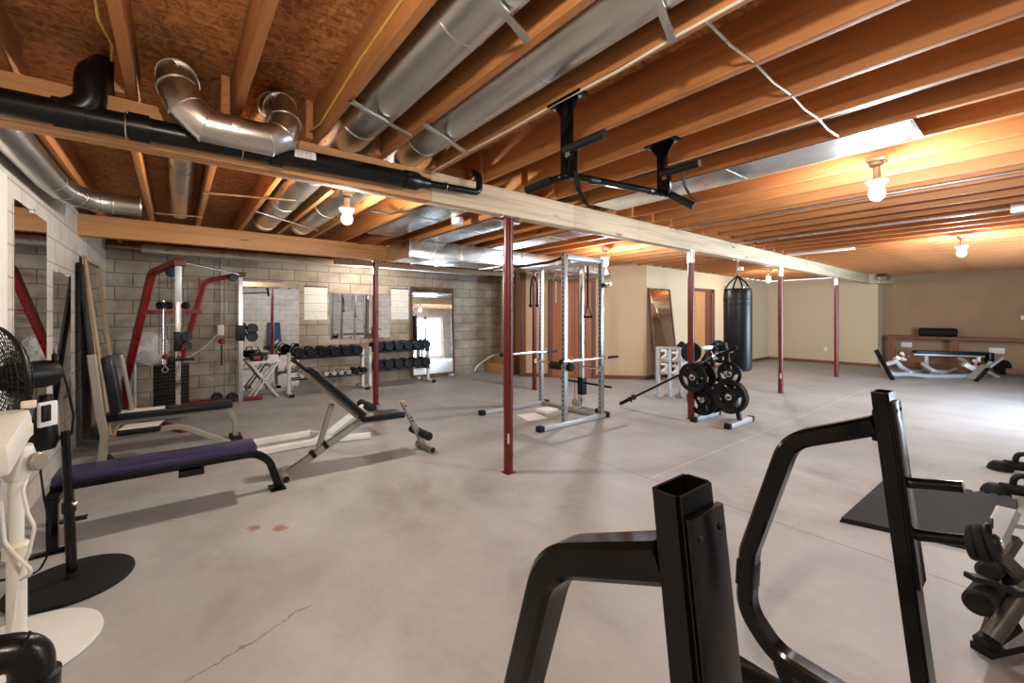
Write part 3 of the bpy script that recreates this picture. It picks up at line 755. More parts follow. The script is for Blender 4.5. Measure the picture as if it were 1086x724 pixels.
# ================================================================ STAIRS AND HANDRAIL
t = thing('stair_steps', 'wooden bottom steps of the staircase beside the bare block wall', 'stairs', (6.3, 8.5, 0))
MB().box((6.20, 8.06, 0.0), (6.50, YB-.01, .235), .006).build('step', M_step, t)
MB().box((6.50, 8.06, 0.0), (6.735, YB-.01, .43), .006).build('step', M_step, t)
t = thing('stair_handrail', 'white handrail sloping up the block wall beside the wooden steps', 'handrail', (5.6, 8.85, 0))
pts = [PT(503.5, 393, Y=8.82), PT(506, 388, Y=8.82), PT(519, 378.5, Y=8.82), PT(524, 376.5, Y=8.82), PT(533, 376, Y=8.82)]
MB().tube(pts, .022, 12, .05).build('rail', M_whitem, t)
for k in (1.2, 2.0):
    i = int(k); p = pts[i].lerp(pts[i+1], k-i)
    MB().tube([p, p+V((0, .06, -.06)), V((p.x, YB-.002, p.z-.06))], .01, 8).build('bracket', M_whitem, t)
MB().box((6.25, 7.86, 0), (6.37, 8.04, ZJ-.01), .003)  .build('stair_post', M_doordk)
tag(bpy.data.objects['stair_post'], 'dark brown timber post where the block wall meets the tan stair wall', 'post')

# outlets and switch
def plate_x(xw, y, z, wd, ht, label, kind):
    t = thing(kind, label, 'wall plate', (xw, y, z))
    MB().box((xw-.012, y-wd/2, z-ht/2), (xw, y+wd/2, z+ht/2), .003).build('cover_plate', M_whitem, t)
    for dz in ((-.02, .02) if ht > .09 else (0,)): MB().box((xw-.015, y-.014, z+dz-.012), (xw-.011, y+.014, z+dz+.012), .003).build('socket', M_cable, t)
plate_x(15.2, 4.06, .43, .08, .12, 'white outlet low on the cream wall between the two far red posts', 'wall_outlet')
plate_x(XR, 2.36, .62, .22, .13, 'white outlet under the wooden ledge near the end of the brown wall', 'wall_outlet')
plate_x(XR, .72, .56, .26, .13, 'white outlet under the wooden ledge behind the silver frame', 'wall_outlet')
plate_x(XR, .28, 1.37, .13, .10, 'white thermostat sized switch plate on the brown wall above the ledge', 'wall_switch')

# brown wall ledge
t = thing('wall_ledge', 'long reddish wood ledge with uprights along the brown wall', 'shelf', (15.5, 1.0, 0))
MB().box((15.42, -1.55, .80), (15.79, 2.70, .875), .006).build('ledge_top', M_oaky, t)
MB().box((15.43, -1.55, .03), (15.50, 2.70, .17), .004).build('bottom_rail', M_oaky, t)
for y in (2.60, 1.40, .0, -1.4): MB().box((15.43, y-.06, .17), (15.50, y+.06, .80), .004).build('upright', M_oaky, t)
t = thing('foam_roller', 'black foam roller lying on the wooden ledge against the brown wall', 'roller', (15.6, 1.73, .876))
MB().cyl((15.60, 1.38, .985), (15.60, 2.08, .985), .108, 24, .012).build('roller_body', M_rub, t)
m = MB()
for y in (1.378, 2.082): m.torus((15.60, y, .985), .07, .006, (0, 1, 0), 20, 6)
m.build('end_ring', M_blkm, t)

# ================================================================ SQUAT RACK NEAREST THE CAMERA
t = thing('squat_rack', 'heavy gloss black squat rack standing nearest the camera with two curved side frames', 'squat rack', (1.15, .35, 0))
def rack_side(xc, peg):
    tilt = (.318-.19)/1.17
    y0 = lambda z: .318 - (1.172-z)*tilt
    M = None
    # hollow upright of four walls with a rounded outside, leaning to the back
    m = MB(); hw, hd, th = .046, .022, .0045
    zt = 1.172
    def cs(z, a, b, ins):
        yy = y0(z); return [V((xc+sx*(a-ins), yy+sy*(b-ins), z)) for sx, sy in ((-1, -1), (1, -1), (1, 1), (-1, 1))]
    rb, rt_ = cs(.03, hw, hd, 0), cs(zt, hw, hd, 0); it, ib = cs(zt, hw, hd, th), cs(zt-.35, hw, hd, th)
    R_ = [[m.bm.verts.new(p) for p in r] for r in (rb, rt_, it, ib)]
    for a, b2 in zip(R_, R_[1:]):
        for i in range(4): m.bm.faces.new((a[i], a[(i+1) % 4], b2[(i+1) % 4], b2[i]))
    m.bm.faces.new(R_[3]); m.bm.faces.new(R_[0][::-1])
    ed = [e for e in m.bm.edges if abs(e.verts[0].co.z-e.verts[1].co.z) > .5]
    bmesh.ops.bevel(m.bm, geom=ed, offset=.006, segments=2, affect='EDGES')
    up = m.build('upright', M_blk, t)
    m = MB()
    def onf(x, z, o): return V((x, y0(z)-hd-o, z))
    m.hexa([onf(xc-.038, .60, .010), onf(xc+.050, .60, .010), onf(xc+.050, .60, 0), onf(xc-.038, .60, 0),
            onf(xc-.038, 1.145, .010), onf(xc+.050, 1.145, .010), onf(xc+.050, 1.145, 0), onf(xc-.038, 1.145, 0)], .003)
    pl = m.build('bolt_plate', M_blk, t)
    for dx in (-.022, .034): MB().cyl(onf(xc+dx, 1.118, .009), onf(xc+dx, 1.118, .0125), .0055, 6).build('bolt', M_blkm, pl)
    # looped side frame
    pts = [(xc, .335, 1.062), (xc, .575, .958), (xc, .713, .50), (xc, .726, .27), (xc, .62, .155), (xc, y0(.13), .125)]
    pts2 = fillet([V(p) for p in pts[:3]], .13, 8)[:-1] + fillet([V(p) for p in pts[2:]], .16, 7)[0:]
    # round the two big bends
    q = [V(p) for p in pts]
    MB().sweep(q, .070, .060, (1, 0, 0), .15, 9, .16).build('side_frame', M_blk, t)
    MB().bar(V((xc, .7175, .46)), V((xc, .7225, .36)), .064, .066, (0, 1, 0), .004).build('frame_sleeve', M_blkm, t)
    MB().box((xc-.005, .31, 1.01), (xc+.035, .345, 1.11), .006).build('weld_bracket', M_blk, t)
    MB().box((xc-.05, .02, 0), (xc+.05, .80, .03), .006).build('floor_rail', M_blk, t)
    MB().bar((xc, .55, .03), (xc, .60, .14), .05, .05).build('foot_gusset', M_blk, t)
    if peg:
        for (za, zb, yb) in ((.895, .925, .142), (.742, .780, .115)):
            MB().tube([(xc, y0(za), za), (xc, yb, zb)], .0165, 16).build('bar_peg', M_blk, t)
rack_side(.560, False)
rack_side(1.752, True)
MB().box((.60, .04, .0), (1.71, .10, .03), .004).build('cross_member', M_blk, t)
# curled grip collar on the lower peg
t = thing('spring_collar', 'black coiled clamp collar pushed on the lower peg of the squat rack', 'collar', (1.752, .10, .775))
ca = V((0, -1, .24)).normalized(); cc = V((1.752, .122, .778))
for k, (rr, r2) in enumerate(((.040, .010), (.043, .011), (.040, .010))):
    MB().torus(cc+ca*(.016*k), rr, r2, (ca+V((.12*(k-1), 0, .1*(k-1)))).normalized(), 26, 8).build('coil', M_rub, t)
MB().cyl(cc+ca*.0, cc+ca*.052, .027, 18, .006).build('hub', M_blkm, t)
MB().cyl(cc+ca*.05, cc+ca*.058, .010, 12, .003).build('end_screw', M_chrome, t)
for s in (-1, 1): MB().bar(cc+ca*.03+V((.02*s, 0, .036)), cc+ca*.03+V((.03*s, 0, .062)), .012, .01, bev=.003).build('squeeze_lever', M_blkm, t)

# ================================================================ FLOOR MAT
t = thing('exercise_mat', 'black interlocking foam floor mat lying beside the squat rack', 'mat', (4.2, .5, 0))
ma, mb_, mc, md = V((3.56, .87, 0)), V((4.78, .845, 0)), V((4.95, .13, 0)), V((3.78, .15, 0))
for k, z0 in enumerate((0, .016)):
    o = V((.008*k, -.006*k, 0))
    m = MB(); poly = [ma+o, mb_+o]
    n = 11
    for i in range(n):
        p, q = (mb_+o).lerp(mc+o, i/n), (mb_+o).lerp(mc+o, (i+1)/n); ex = V((.045, .008, 0))
        h = p.lerp(q, .12), p.lerp(q, .5), p.lerp(q, .62)
        poly += [h[0]+ex, h[1]+ex, h[2]]
    poly += [mc+o, md+o]
    m.prism([at_z(p, z0) for p in poly], (0, 0, .015)); m.build('mat_layer', M_mat, t)

# ================================================================ BLACK PUSH-UP STANDS AT THE EDGE OF THE FLOOR
def pushup(cx_, cy_, label):
    t = thing('push_up_stand', label, 'push-up stand', (cx_, cy_, 0), 0, 'black push-up stands')
    d = V((.28, -.96, 0)).normalized(); s = V((.96, .28, 0)).normalized(); p0 = V((cx_, cy_, 0))
    for k in (0, 1):
        a = p0 + d*(.52*k)
        MB().lathe([(0, 0), (.085, 0), (.085, .012), (.07, .05), (.045, .075), (0, .08)], a, (0, 0, 1), 20).build('foot', M_rub, t)
    MB().cyl(p0+V((0, 0, .055))+d*.02, p0+d*.5+V((0, 0, .055)), .042, 18, .008).build('base_bar', M_rub, t)
    MB().tube([p0+d*.09+V((0, 0, .06)), p0+d*.10+V((0, 0, .17)), p0+d*.42+V((0, 0, .17)), p0+d*.43+V((0, 0, .06))], .021, 14, .06).build('handle', M_blkm, t)
pushup(5.93, .25, 'black push-up stand with arched handle, farther of the pair beyond the mat')
pushup(5.10, .24, 'black push-up stand with arched handle, nearer of the pair beside the mat')

# ================================================================ MACHINE AT THE FRAME EDGE WITH FOAM ROLLERS
fd = 1.76
t = thing('leg_machine', 'grey and black exercise machine with black foam rollers beside the foam mat', 'exercise machine', at_z(PT(1060, 690, f=fd), 0))
Pm = lambda x, y, f=fd: PT(x, y, f=f)
MB().cyl(Pm(1036, 640, 1.70), Pm(1050, 622, 1.86), .046, 22, .012).build('foam_roller', M_rub, t)
MB().cyl(Pm(1047, 606, 1.80), Pm(1058, 597, 1.95), .040, 22, .012).build('foam_roller', M_rub, t)
MB().sweep([Pm(1028, 611), Pm(1050, 616), Pm(1075, 628), Pm(1120, 614)], .045, .022, FW, .05).build('roller_arm', M_blkm, t)
MB().bar(Pm(1060, 588, 1.85), Pm(1100, 628, 1.78), .05, .035, FW, .004).build('frame_tube', M_gun, t)
MB().tube([Pm(1130, 598), Pm(1085, 630), Pm(1052, 676)], .032, 16).build('frame_tube', M_gun, t)
MB().tube([Pm(1072, 610, 1.9), Pm(1058, 648, 1.84), Pm(1046, 682, 1.78)], .028, 16).build('frame_tube', M_blkm, t)
a = Pm(1040, 683, 1.77); a.z = .035
MB().cyl(a, Pm(1075, 660, 1.80), .034, 18, .01).build('rubber_foot', M_rub, t)
MB().bar(a+V((0, .0, -.02)), at_z(Pm(1150, 700, 1.9), .015), .07, .03).build('floor_rail', M_blkm, t)
MB().bar(Pm(1070, 540, 1.95), Pm(1054, 573, 1.92), .035, .075, FW, .006).build('end_cap_plate', M_silv, t)
MB().bar(Pm(1068, 556, 1.97), Pm(1120, 562, 2.05), .02, .02, (0, 0, 1)).build('adjusting_rod', M_silv, t)
MB().bar(Pm(1076, 570, 1.97), Pm(1064, 588, 1.95), .04, .05, FW, .004).build('bracket', M_gun, t)

# ================================================================ PEDESTAL FANS BY THE PAINTED BLOCK WALL
def fan_cage(m, c, ax, R, depth, rings, spokes, wire):
    ax = V(ax).normalized(); e1 = ax.cross(V((0, 0, 1))).normalized(); e2 = ax.cross(e1)
    for s in (-1, 1):
        pr = lambda u: c + ax*(s*depth*math.cos(u*PI/2)*.9)
        for k in range(1, rings+1):
            u = k/rings; m.torus(c+ax*(s*depth*math.sqrt(max(0, 1-u*u*.98))), R*u, wire, ax, 28, 4)
        for k in range(spokes):
            th = 2*PI*k/spokes; d = e1*math.cos(th)+e2*math.sin(th)
            m.tube([c + d*(R*u) + ax*(s*depth*math.sqrt(max(0, 1-u*u*.98))) for u in (.15, .45, .7, .88, 1.0)], wire, 4)
def fan_blades(m, c, ax, R, n=3):
    ax = V(ax).normalized(); e1 = ax.cross(V((0, 0, 1))).normalized(); e2 = ax.cross(e1)
    for k in range(n):
        ring = []
        for (u, w0) in ((.15, .16), (.5, .34), (.85, .42), (1.0, .25)):
            for sg in (-1, 1):
                th = 2*PI*k/n + sg*w0; d = e1*math.cos(th)+e2*math.sin(th); ring.append((c + d*(R*u) + ax*(sg*.028*u*1.2), sg))
        lo = [p for p, s in ring if s < 0]; hi = [p for p, s in ring if s > 0]
        m.prism(lo + hi[::-1], ax*.004)
# black one
bx, by = -.425, 3.20
t = thing('pedestal_fan', 'black pedestal fan with round black base by the painted block wall', 'fan', (bx, by, 0))
MB().lathe([(0, 0), (.245, 0), (.25, .006), (.247, .018), (.22, .026), (.03, .034), (.028, .06), (0, .06)], (bx, by, 0), (0, 0, 1), 48).build('base', M_rub, t)
tp = V((bx-.03, by+.03, .80))
m = MB().tube([(bx, by, .03), V((bx, by, .03)).lerp(tp, .5)], .022, 18); m.build('lower_pole', M_blk, t)
MB().tube([V((bx, by, .03)).lerp(tp, .45), tp], .018, 18).build('upper_pole', M_blk, t)
cl = V((bx, by, .03)).lerp(tp, .48)
c = MB().cyl(cl-V((0, 0, .03)), cl+V((0, 0, .03)), .029, 16, .006).build('pole_clamp', M_blkm, t)
MB().cyl(cl+V((.02, -.02, .02)), cl+V((.035, -.035, .02)), .012, 12, .004).build('clamp_knob', M_chrome, c)
ne = PT(46, 455, f=2.20); hd = PT(46, 396, f=2.05)
MB().lathe([(0, -.10), (.05, -.10), (.062, -.06), (.05, .02), (.035, .12), (.025, .18), (0, .18)], ne, (.05, -.05, 1), 20).build('neck', M_blkm, t)
MB().lathe([(0, -.17), (.045, -.17), (.055, -.15), (.064, -.10), (.066, .0), (.06, .04), (.03, .055), (0, .055)], hd, (.8, .6, .02), 26).build('motor_housing', M_blkm, t)
MB().cyl(hd+V((.04, -.01, .06)), hd+V((.04, -.01, .095)), .012, 12, .003).build('tilt_knob', M_blkm, t)
MB().box((-.006, -.022, -.045), (.006, .022, .035), .008, Matrix.Translation(PT(49, 437, f=2.012)) @ Matrix.Rotation(-.5, 4, 'Z')).build('control_panel', M_blkm, t)
MB().box((-.008, -.040, -.065), (.006, .040, .055), .03, Matrix.Translation(PT(50, 438, f=2.04)+V((0, .01, 0))) @ Matrix.Rotation(-.75, 4, 'Z')).build('control_bezel', M_whitem, t)
hc = hd - V((.8, .6, .02))*.17
m = MB(); fan_cage(m, hc, (.8, .6, .03), .235, .06, 13, 60, .0019); m.build('cage', M_grill, t)
m = MB(); fan_blades(m, hc, (.8, .6, .03), .20); m.build('blades', M_blkm, t)
m = MB(); m.torus(hc, .237, .007, (.8, .6, .03), 40, 8); m.build('cage_rim', M_blkm, t)
MB().tube([hd+V((.06, 0, .02)), PT(72, 412, f=2.3), PT(78, 440, f=2.32), PT(76, 460, f=2.32), PT(68, 468, f=2.3), PT(55, 456, f=2.2)], .006, 8, .08).build('loop_cord', M_blkm, t)
MB().tube([PT(44, 470, f=2.22), PT(43, 500, f=2.25), PT(47, 530, f=2.25), PT(53, 555, f=2.28), PT(50, 590, f=2.3), at_z(PT(40, 615, f=2.3), .012), at_z(PT(0, 640, f=2.25), .006)], .005, 8, .08).build('power_cord', M_blkm, t)
# white one
wx, wy = -.515, 2.66
t = thing('pedestal_fan', 'cream pedestal fan with white round base, closest fan to the camera', 'fan', (wx, wy, 0))
MB().lathe([(0, 0), (.255, 0), (.262, .008), (.258, .022), (.2, .032), (.035, .045), (.032, .08), (0, .08)], (wx, wy, 0), (0, 0, 1), 48).build('base', M_whitem, t)
MB().tube([(wx, wy, .04), (wx, wy, .45)], .030, 20).build('lower_pole', M_plast, t)
MB().tube([(wx, wy, .40), (wx, wy, .76)], .022, 20).build('upper_pole', M_plast, t)
MB().cyl((wx, wy, .40), (wx, wy, .47), .042, 20, .012).build('pole_clamp', M_cable, t)
hp = V((wx, wy, .80))
n = MB().lathe([(0, -.07), (.034, -.07), (.05, -.02), (.055, .03), (.045, .07), (0, .07)], hp, (0, 0, 1), 20).build('neck', M_plast, t)
MB().cyl(hp+V((.05, -.02, .0)), hp+V((.075, -.035, .0)), .038, 22, .008).build('tilt_knob', M_grey, n)
MB().box((-.10, -.30, -.075), (.04, .05, .06), .035, Matrix.Translation(hp+V((0, 0, .155))) @ Matrix.Rotation(.25, 4, 'X')).build('motor_housing', M_plast, t)
MB().box((.036, -.05, -.03), (.044, .02, .02), .003, Matrix.Translation(hp+V((0, 0, .135)))).build('vent_slots', M_cable, t)
MB().box((-.012, -.012, 0), (.03, .02, .03), .004, Matrix.Translation(hp+V((.02, .02, .22)))).build('oscillation_button', M_cable, t)
hc = V((-.655, 2.19, hp.z+.10))
m = MB(); fan_cage(m, hc, (.40, .9, .1), .165, .05, 7, 36, .0016); m.build('cage', M_whitem, t)
m = MB(); fan_blades(m, hc, (.40, .9, .1), .13); m.build('blades', M_plast, t)
MB().tube([hp+V((.03, .06, -.04)), PT(24, 520, f=1.75), PT(30, 545, f=1.74), PT(37, 558, f=1.74), PT(31, 585, f=1.74), PT(20, 610, f=1.75), at_z(PT(10, 640, f=1.72), .05), (wx-.1, wy-.2, .04)], .006, 8, .06).build('power_cord', M_plast, t)
MB().tube([hp+V((-.05, 0, -.04)), PT(2, 540, f=1.72), PT(5, 575, f=1.70), PT(20, 592, f=1.68), PT(36, 606, f=1.68), PT(22, 615, f=1.7)], .006, 8, .05).build('hanging_cord', M_plast, t)
# black elbow pipe
t = thing('elbow_pipe', 'short black elbow pipe rising from the floor in front of the white fan base', 'pipe', (-.34, 1.50, 0))
e0 = PT(34, 700, f=1.22); ex, ey = e0.x, e0.y
MB().tube([(-.82, ey+.05, .46), (ex-.10, ey, .475), (ex, ey, .45), (ex, ey, .02)], .048, 24, .10, True, 8).build('pipe_body', M_pvc, t)
MB().torus((ex-.035, ey, .455), .05, .004, (.8, 0, -.6), 24, 6).build('mould_seam', M_pvc, t)
MB().lathe([(.048, 0), (.058, 0), (.060, .05), (.048, .055)], (ex, ey, .32), (0, 0, 1), 24).build('coupling', M_pvc, t)
MB().lathe([(0, 0), (.075, 0), (.07, .02), (.048, .025)], (ex, ey, .0), (0, 0, 1), 24).build('floor_flange', M_pvc, t)

# ================================================================ PURPLE BENCH
t = thing('flat_bench', 'low bench with shiny purple pad and black legs beside the black fan', 'bench', (0, 3.92, 0))
MB().box((-.60, 3.785, .355), (.50, 4.055, .415), .022).build('seat_pad', M_purp, t)
MB().box((-.602, 3.778, .345), (.502, 4.062, .372), .012).build('pad_edge', M_pad, t)
MB().sweep([(-.57, 3.92, .318), (.50, 3.92, .318), (.60, 3.92, .24), (.665, 3.92, .012)], .05, .055, (0, 1, 0), .16, 8).build('leg', M_blk, t)
MB().box((.60, 3.84, 0), (.71, 4.0, .012), .003).build('foot_plate', M_blk, t)
MB().box((-.60, 3.66, .29), (-.54, 4.19, .345), .006).build('cross_tube', M_blk, t)
for y in (3.675, 4.175):
    MB().bar((-.57, y, .012), (-.57, y, .32), .05, .05, (1, 0, 0), .004).build('leg', M_blk, t)
    MB().box((-.66, y-.035, 0), (-.48, y+.035, .012), .002).build('foot_plate', M_blk, t)
MB().box((.02, 3.86, .245), (.17, 3.98, .29), .004).build('adjuster_bracket', M_blkm, t)

# ================================================================ GREY WEIGHT BENCH WITH BACKREST
t = thing('weight_bench', 'grey steel weight bench with black pads and paper sheets in front of the cable machine', 'bench', (0, 5.6, 0))
Q = lambda x, y, Y=5.60: PT(x, y, Y=Y)
up0 = at_z(PT(107, 486, Y=5.45), .02)
MB().sweep([up0, PT(111, 462, Y=5.45), PT(106, 440, Y=5.45), PT(97, 376, Y=5.45)], .06, .065, (0, 1, 0), .08).build('upright', M_grey, t)
a, b2 = PT(106, 378, Y=5.62), PT(117, 437, Y=5.62)
MB().bar(a+V((.05, 0, 0)), b2+V((.05, 0, 0)), .30, .075, (1, 0, 0), .02).build('backrest', M_pad, t)
MB().bar(PT(120, 376, Y=5.75)+V((.06, 0, 0)), PT(132, 436, Y=5.75)+V((.06, 0, 0)), .06, .03, (1, 0, 0), .006).build('backrest_frame', M_grey, t)
a, b2 = Q(112, 441, 5.72), Q(246, 429, 5.72)
z = (a.z+b2.z)/2
MB().box((a.x, 5.60, z-.03), (b2.x, 5.86, z+.035), .02).build('seat_pad', M_pad, t)
MB().sweep([V((a.x, 5.72, z-.055)), V((b2.x-.06, 5.72, z-.055)), V((b2.x+.02, 5.72, z-.16)), V((b2.x+.035, 5.72, .06))], .05, .05, (0, 1, 0), .12).build('frame_tube', M_grey, t)
MB().box((b2.x-.02, 5.58, 0), (b2.x+.09, 5.86, .06), .008).build('rubber_foot', M_rub, t)
MB().sweep([PT(113, 466, Y=5.46), PT(152, 459, Y=5.46), PT(190, 451, Y=5.46), PT(243, 469, Y=5.46)], .05, .055, (0, 1, 0), .2).build('frame_tube', M_grey, t)
MB().box((-.62, 5.30, 0), (-.50, 5.60, .03), .006).build('floor_rail', M_grey, t)
f0 = at_z(PT(117, 478, Y=5.5), 0); MB().hexa([f0+V(p) for p in ((-.05, -.04, 0), (.06, -.04, 0), (.06, .04, 0), (-.05, .04, 0), (-.02, -.02, .1), (.0, -.02, .1), (.0, .02, .1), (-.02, .02, .1))], .004).build('rubber_foot', M_rub, t)
p = Q(150, 452, 5.45)
MB().box((p.x-.17, 5.33, p.z-.05), (p.x+.15, 5.57, p.z+.01), .02, ).build('small_pad', M_pad, t)
tag(MB().hexa([V((p.x-.16, 5.335, p.z+.011)), V((p.x+.13, 5.325, p.z+.011)), V((p.x+.17, 5.56, p.z+.011)), V((p.x-.12, 5.57, p.z+.011)), V((p.x-.16, 5.335, p.z+.014)), V((p.x+.13, 5.325, p.z+.014)), V((p.x+.17, 5.56, p.z+.014)), V((p.x-.12, 5.57, p.z+.014))]).build('paper_sheet', M_paper),
    'white paper sheet lying on the small black pad of the grey weight bench', 'paper')
tag(MB().box((a.x+.06, 5.64, z+.036), (a.x+.45, 5.82, z+.039)).build('paper_sheet', M_paper), 'white paper sheet lying on the long seat pad of the grey weight bench', 'paper')

# ================================================================ INCLINE BENCH
t = thing('incline_bench', 'grey incline bench with raised black backrest standing past the purple bench', 'bench', (1.4, 4.08, 0))
yc = 4.08; I = lambda x, y, Y=yc: PT(x, y, Y=Y)
f0 = I(301, 505); f0.z = .032
MB().tube([f0+V((0, -.10, 0)), f0+V((0, .12, 0))], .032, 20).build('floor_tube', M_grey, t)
MB().lathe([(.0, 0), (.026, 0), (.026, .002), (0, .002)], f0+V((0, -.1025, 0)), (0, 1, 0), 18).build('tube_opening', M_lvoid, t)
MB().bar(f0, I(383, 446), .045, .06, (0, 0, 1), .004).build('main_tube', M_grey, t)
st = I(381, 444); bt = I(308, 383)
dirb = (bt-st).normalized(); nb = V((-dirb.z, 0, dirb.x)); nb = nb if nb.z > 0 else -nb
MB().bar(st+dirb*.03, bt-dirb*.12, .045, .035, (0, 0, 1), .003).build('back_tube', M_grey, t)
MB().bar(st+dirb*.02+nb*.045, bt-dirb*.16+nb*.045, .26, .055, nb, .02).build('backrest', M_pad, t)
MB().bar(bt-dirb*.17+nb*.028, bt+nb*.02, .10, .03, nb, .01).build('head_bracket', M_blkm, t)
se = I(428, 436)
MB().bar(st+V((.0, 0, .012)), V((se.x-.03, yc, se.z-.012)), .24, .055, (0, 0, 1), .018).build('seat_pad', M_pad, t)
MB().bar(st+V((-.02, 0, -.035)), V((se.x+.01, yc, se.z-.045)), .045, .035, (0, 0, 1), .003).build('seat_tube', M_grey, t)
MB().bar(I(352, 428), I(338, 474), .03, .045, (1, 0, 0), .003).build('prop_arm', M_grey, t)
for k in (.36, .52):
    c = f0.lerp(st, k); MB().bar(c-(st-f0).normalized()*.02, c+(st-f0).normalized()*.02, .052, .068, (0, 0, 1), .006).build('adjuster_sleeve', M_blkm, t)
ft = I(427, 425); fb = I(449, 474); fb.z = .05
MB().bar(ft, fb, .045, .05, (1, 0, 0), .004).build('front_post', M_grey, t)
for k in (.10, .36, .43):
    c = ft.lerp(fb, k); MB().cyl(c+V((0, -.0265, 0)), c+V((0, -.022, 0)), .010, 10).build('bolt_hole', M_lvoid, t)
c = ft.lerp(fb, .72)
MB().cyl(c+V((.03, -.21, .0)), c+V((.03, -.03, 0)), .042, 20, .012).build('foam_roller', M_rub, t)
MB().cyl(c+V((.03, .03, .0)), c+V((.03, .21, 0)), .042, 20, .012).build('foam_roller', M_rub, t)
MB().tube([fb+V((.02, -.17, -.018)), fb+V((.02, .17, -.018))], .032, 20).build('floor_tube', M_grey, t)
MB().lathe([(.0, 0), (.026, 0), (.026, .002), (0, .002)], fb+V((.02, -.172, -.018)), (0, 1, 0), 18).build('tube_opening', M_lvoid, t)

# ================================================================ WHITE BENT FRAME ON THE FLOOR
t = thing('sit_up_frame', 'white bent steel exercise frame on the floor behind the incline bench', 'exercise frame', (1.3, 5.1, 0))
W_ = lambda x, y, Y: PT(x, y, Y=Y)
a = at_z(W_(272, 479, 4.95), .035); b2 = at_z(W_(333, 469, 4.95), .04)
MB().sweep([a, b2, W_(352, 456, 4.95), W_(378, 436, 4.95), W_(386, 431, 4.95)], .06, .065, (0, 1, 0), .1).build('frame_tube', M_whitem, t)
a2 = at_z(W_(250, 470, 5.35), .035); b3 = at_z(W_(330, 461, 5.35), .04)
MB().bar(a2, b3, .06, .065, bev=.004).build('frame_tube', M_whitem, t)
MB().bar(b3, at_z(b2, .06)+V((.15, 0, .03)), .05, .05, bev=.004).build('cross_tube', M_whitem, t)
MB().bar(at_z(W_(345, 464, 4.95), .04), at_z(W_(393, 456, 4.85), .035), .06, .06, bev=.004).build('frame_tube', M_whitem, t)
c = W_(389, 430, 4.95)
MB().cyl(c+V((0, -.20, .0)), c+V((0, .20, 0)), .05, 20, .012).build('foam_roller', M_rub, t)

# ================================================================ CABLE MACHINE
t = thing('cable_machine', 'red and chrome cable crossover machine with weight stack in the block wall corner', 'cable machine', (0.2, 7.3, 0))
G = lambda x, y, f: PT(x, y, f=f)
def upright(base, h, wd, mat, name='upright', par=None):
    return MB().box((base.x-wd/2, base.y-wd/2, 0.0), (base.x+wd/2, base.y+wd/2, h), .003).build(name, mat, par or t, (base.x, base.y, 0))
lp = at_z(G(189, 300, 5.19), 0); rp = at_z(G(255, 300, 7.0), 0)
upright(lp, 2.06, .052, M_chrome); upright(rp, 2.05, .062, M_perfw)
MB().box((lp.x-.032, lp.y-.032, 1.58), (lp.x+.032, lp.y+.032, 2.06), .003).build('upper_sleeve', M_silv, t)
LT, LB, LK, LF = G(191, 279, 5.19), G(161, 289, 5.38), G(133, 405, 5.80), at_z(G(131, 440, 5.86), .03)
# the red arms are square tubes bent in an upright plane
def arm(pts, wd=.075):
    d = (pts[-1]-pts[0]); nrm = V((-d.y, d.x, 0)).normalized()
    MB().sweep(pts, wd, wd, nrm, .18, 7).build('red_arm', M_redm, t)
arm([LT+V((0, 0, .03)), LB, LK, LF])
RT_, RB, RK = G(256, 291, 7.0), G(217, 298, 6.82), G(197, 365, 6.72)
d = RK-RB; RF = RK + d*((.03-RK.z)/d.z)
arm([RT_, RB, RK, RF], .07)
MB().bar(G(153, 331, 5.5), G(212, 330, 6.8), .05, .06, bev=.004).build('cross_brace', M_redm, t)
MB().tube([LT+V((0, 0, .015)), RT_+V((0, 0, .0))], .017, 14).build('top_bar', M_chrome, t)
for c in (LT, RT_): MB().box(c-V((.06, .06, .035)), c+V((.06, .06, .035)), .012).build('top_bracket', M_doordk, t)
rb0, rb1 = at_z(RF, .035), at_z(G(278, 423, 7.15), .035)
MB().bar(rb0, rb1, .08, .06, bev=.006).build('floor_bar', M_redm, t)
MB().bar(at_z(LF, .035), at_z(lp, .035)+(lp-LF).normalized()*.15, .08, .06, bev=.006).build('floor_bar', M_redm, t)
MB().bar(at_z(LF, .04), at_z(RF, .04), .06, .05, bev=.005).build('rear_bar', M_redm, t)
# weight stacks: separate plates on guide rods
for sx, ff, n in ((182, 5.75, 15),):
    c = at_z(G(sx, 400, ff), 0); zt = .06
    for k in range(n):
        MB().box((c.x-.19, c.y-.10, zt), (c.x+.19, c.y+.10, zt+.044), .006).build('weight_plate', M_iron, t); zt += .0465
    for dx in (-.09, .09): MB().cyl((c.x+dx, c.y, .03), (c.x+dx, c.y, 1.62), .013, 12).build('guide_rod', M_chrome, t)
    MB().box((c.x-.05, c.y-.04, zt), (c.x+.05, c.y+.04, zt+.11), .01).build('stack_head', M_blkm, t)
    MB().tube([(c.x, c.y, zt+.1), (c.x, c.y, 1.95)], .004, 6).build('cable', M_blkm, t)
    MB().tube([(c.x-.13, c.y-.02, .9), (c.x-.13, c.y-.02, 2.0)], .004, 6).build('cable', M_blkm, t)
for c in (G(170, 327, 5.6), G(179, 327, 5.7), G(197, 327, 5.9)):
    MB().lathe([(0, -.02), (.05, -.02), (.05, -.012), (.038, 0), (.05, .012), (.05, .02), (0, .02)], c+V((0, 0, .04)), (.7, .7, 0), 20).build('pulley', M_blkm, t)
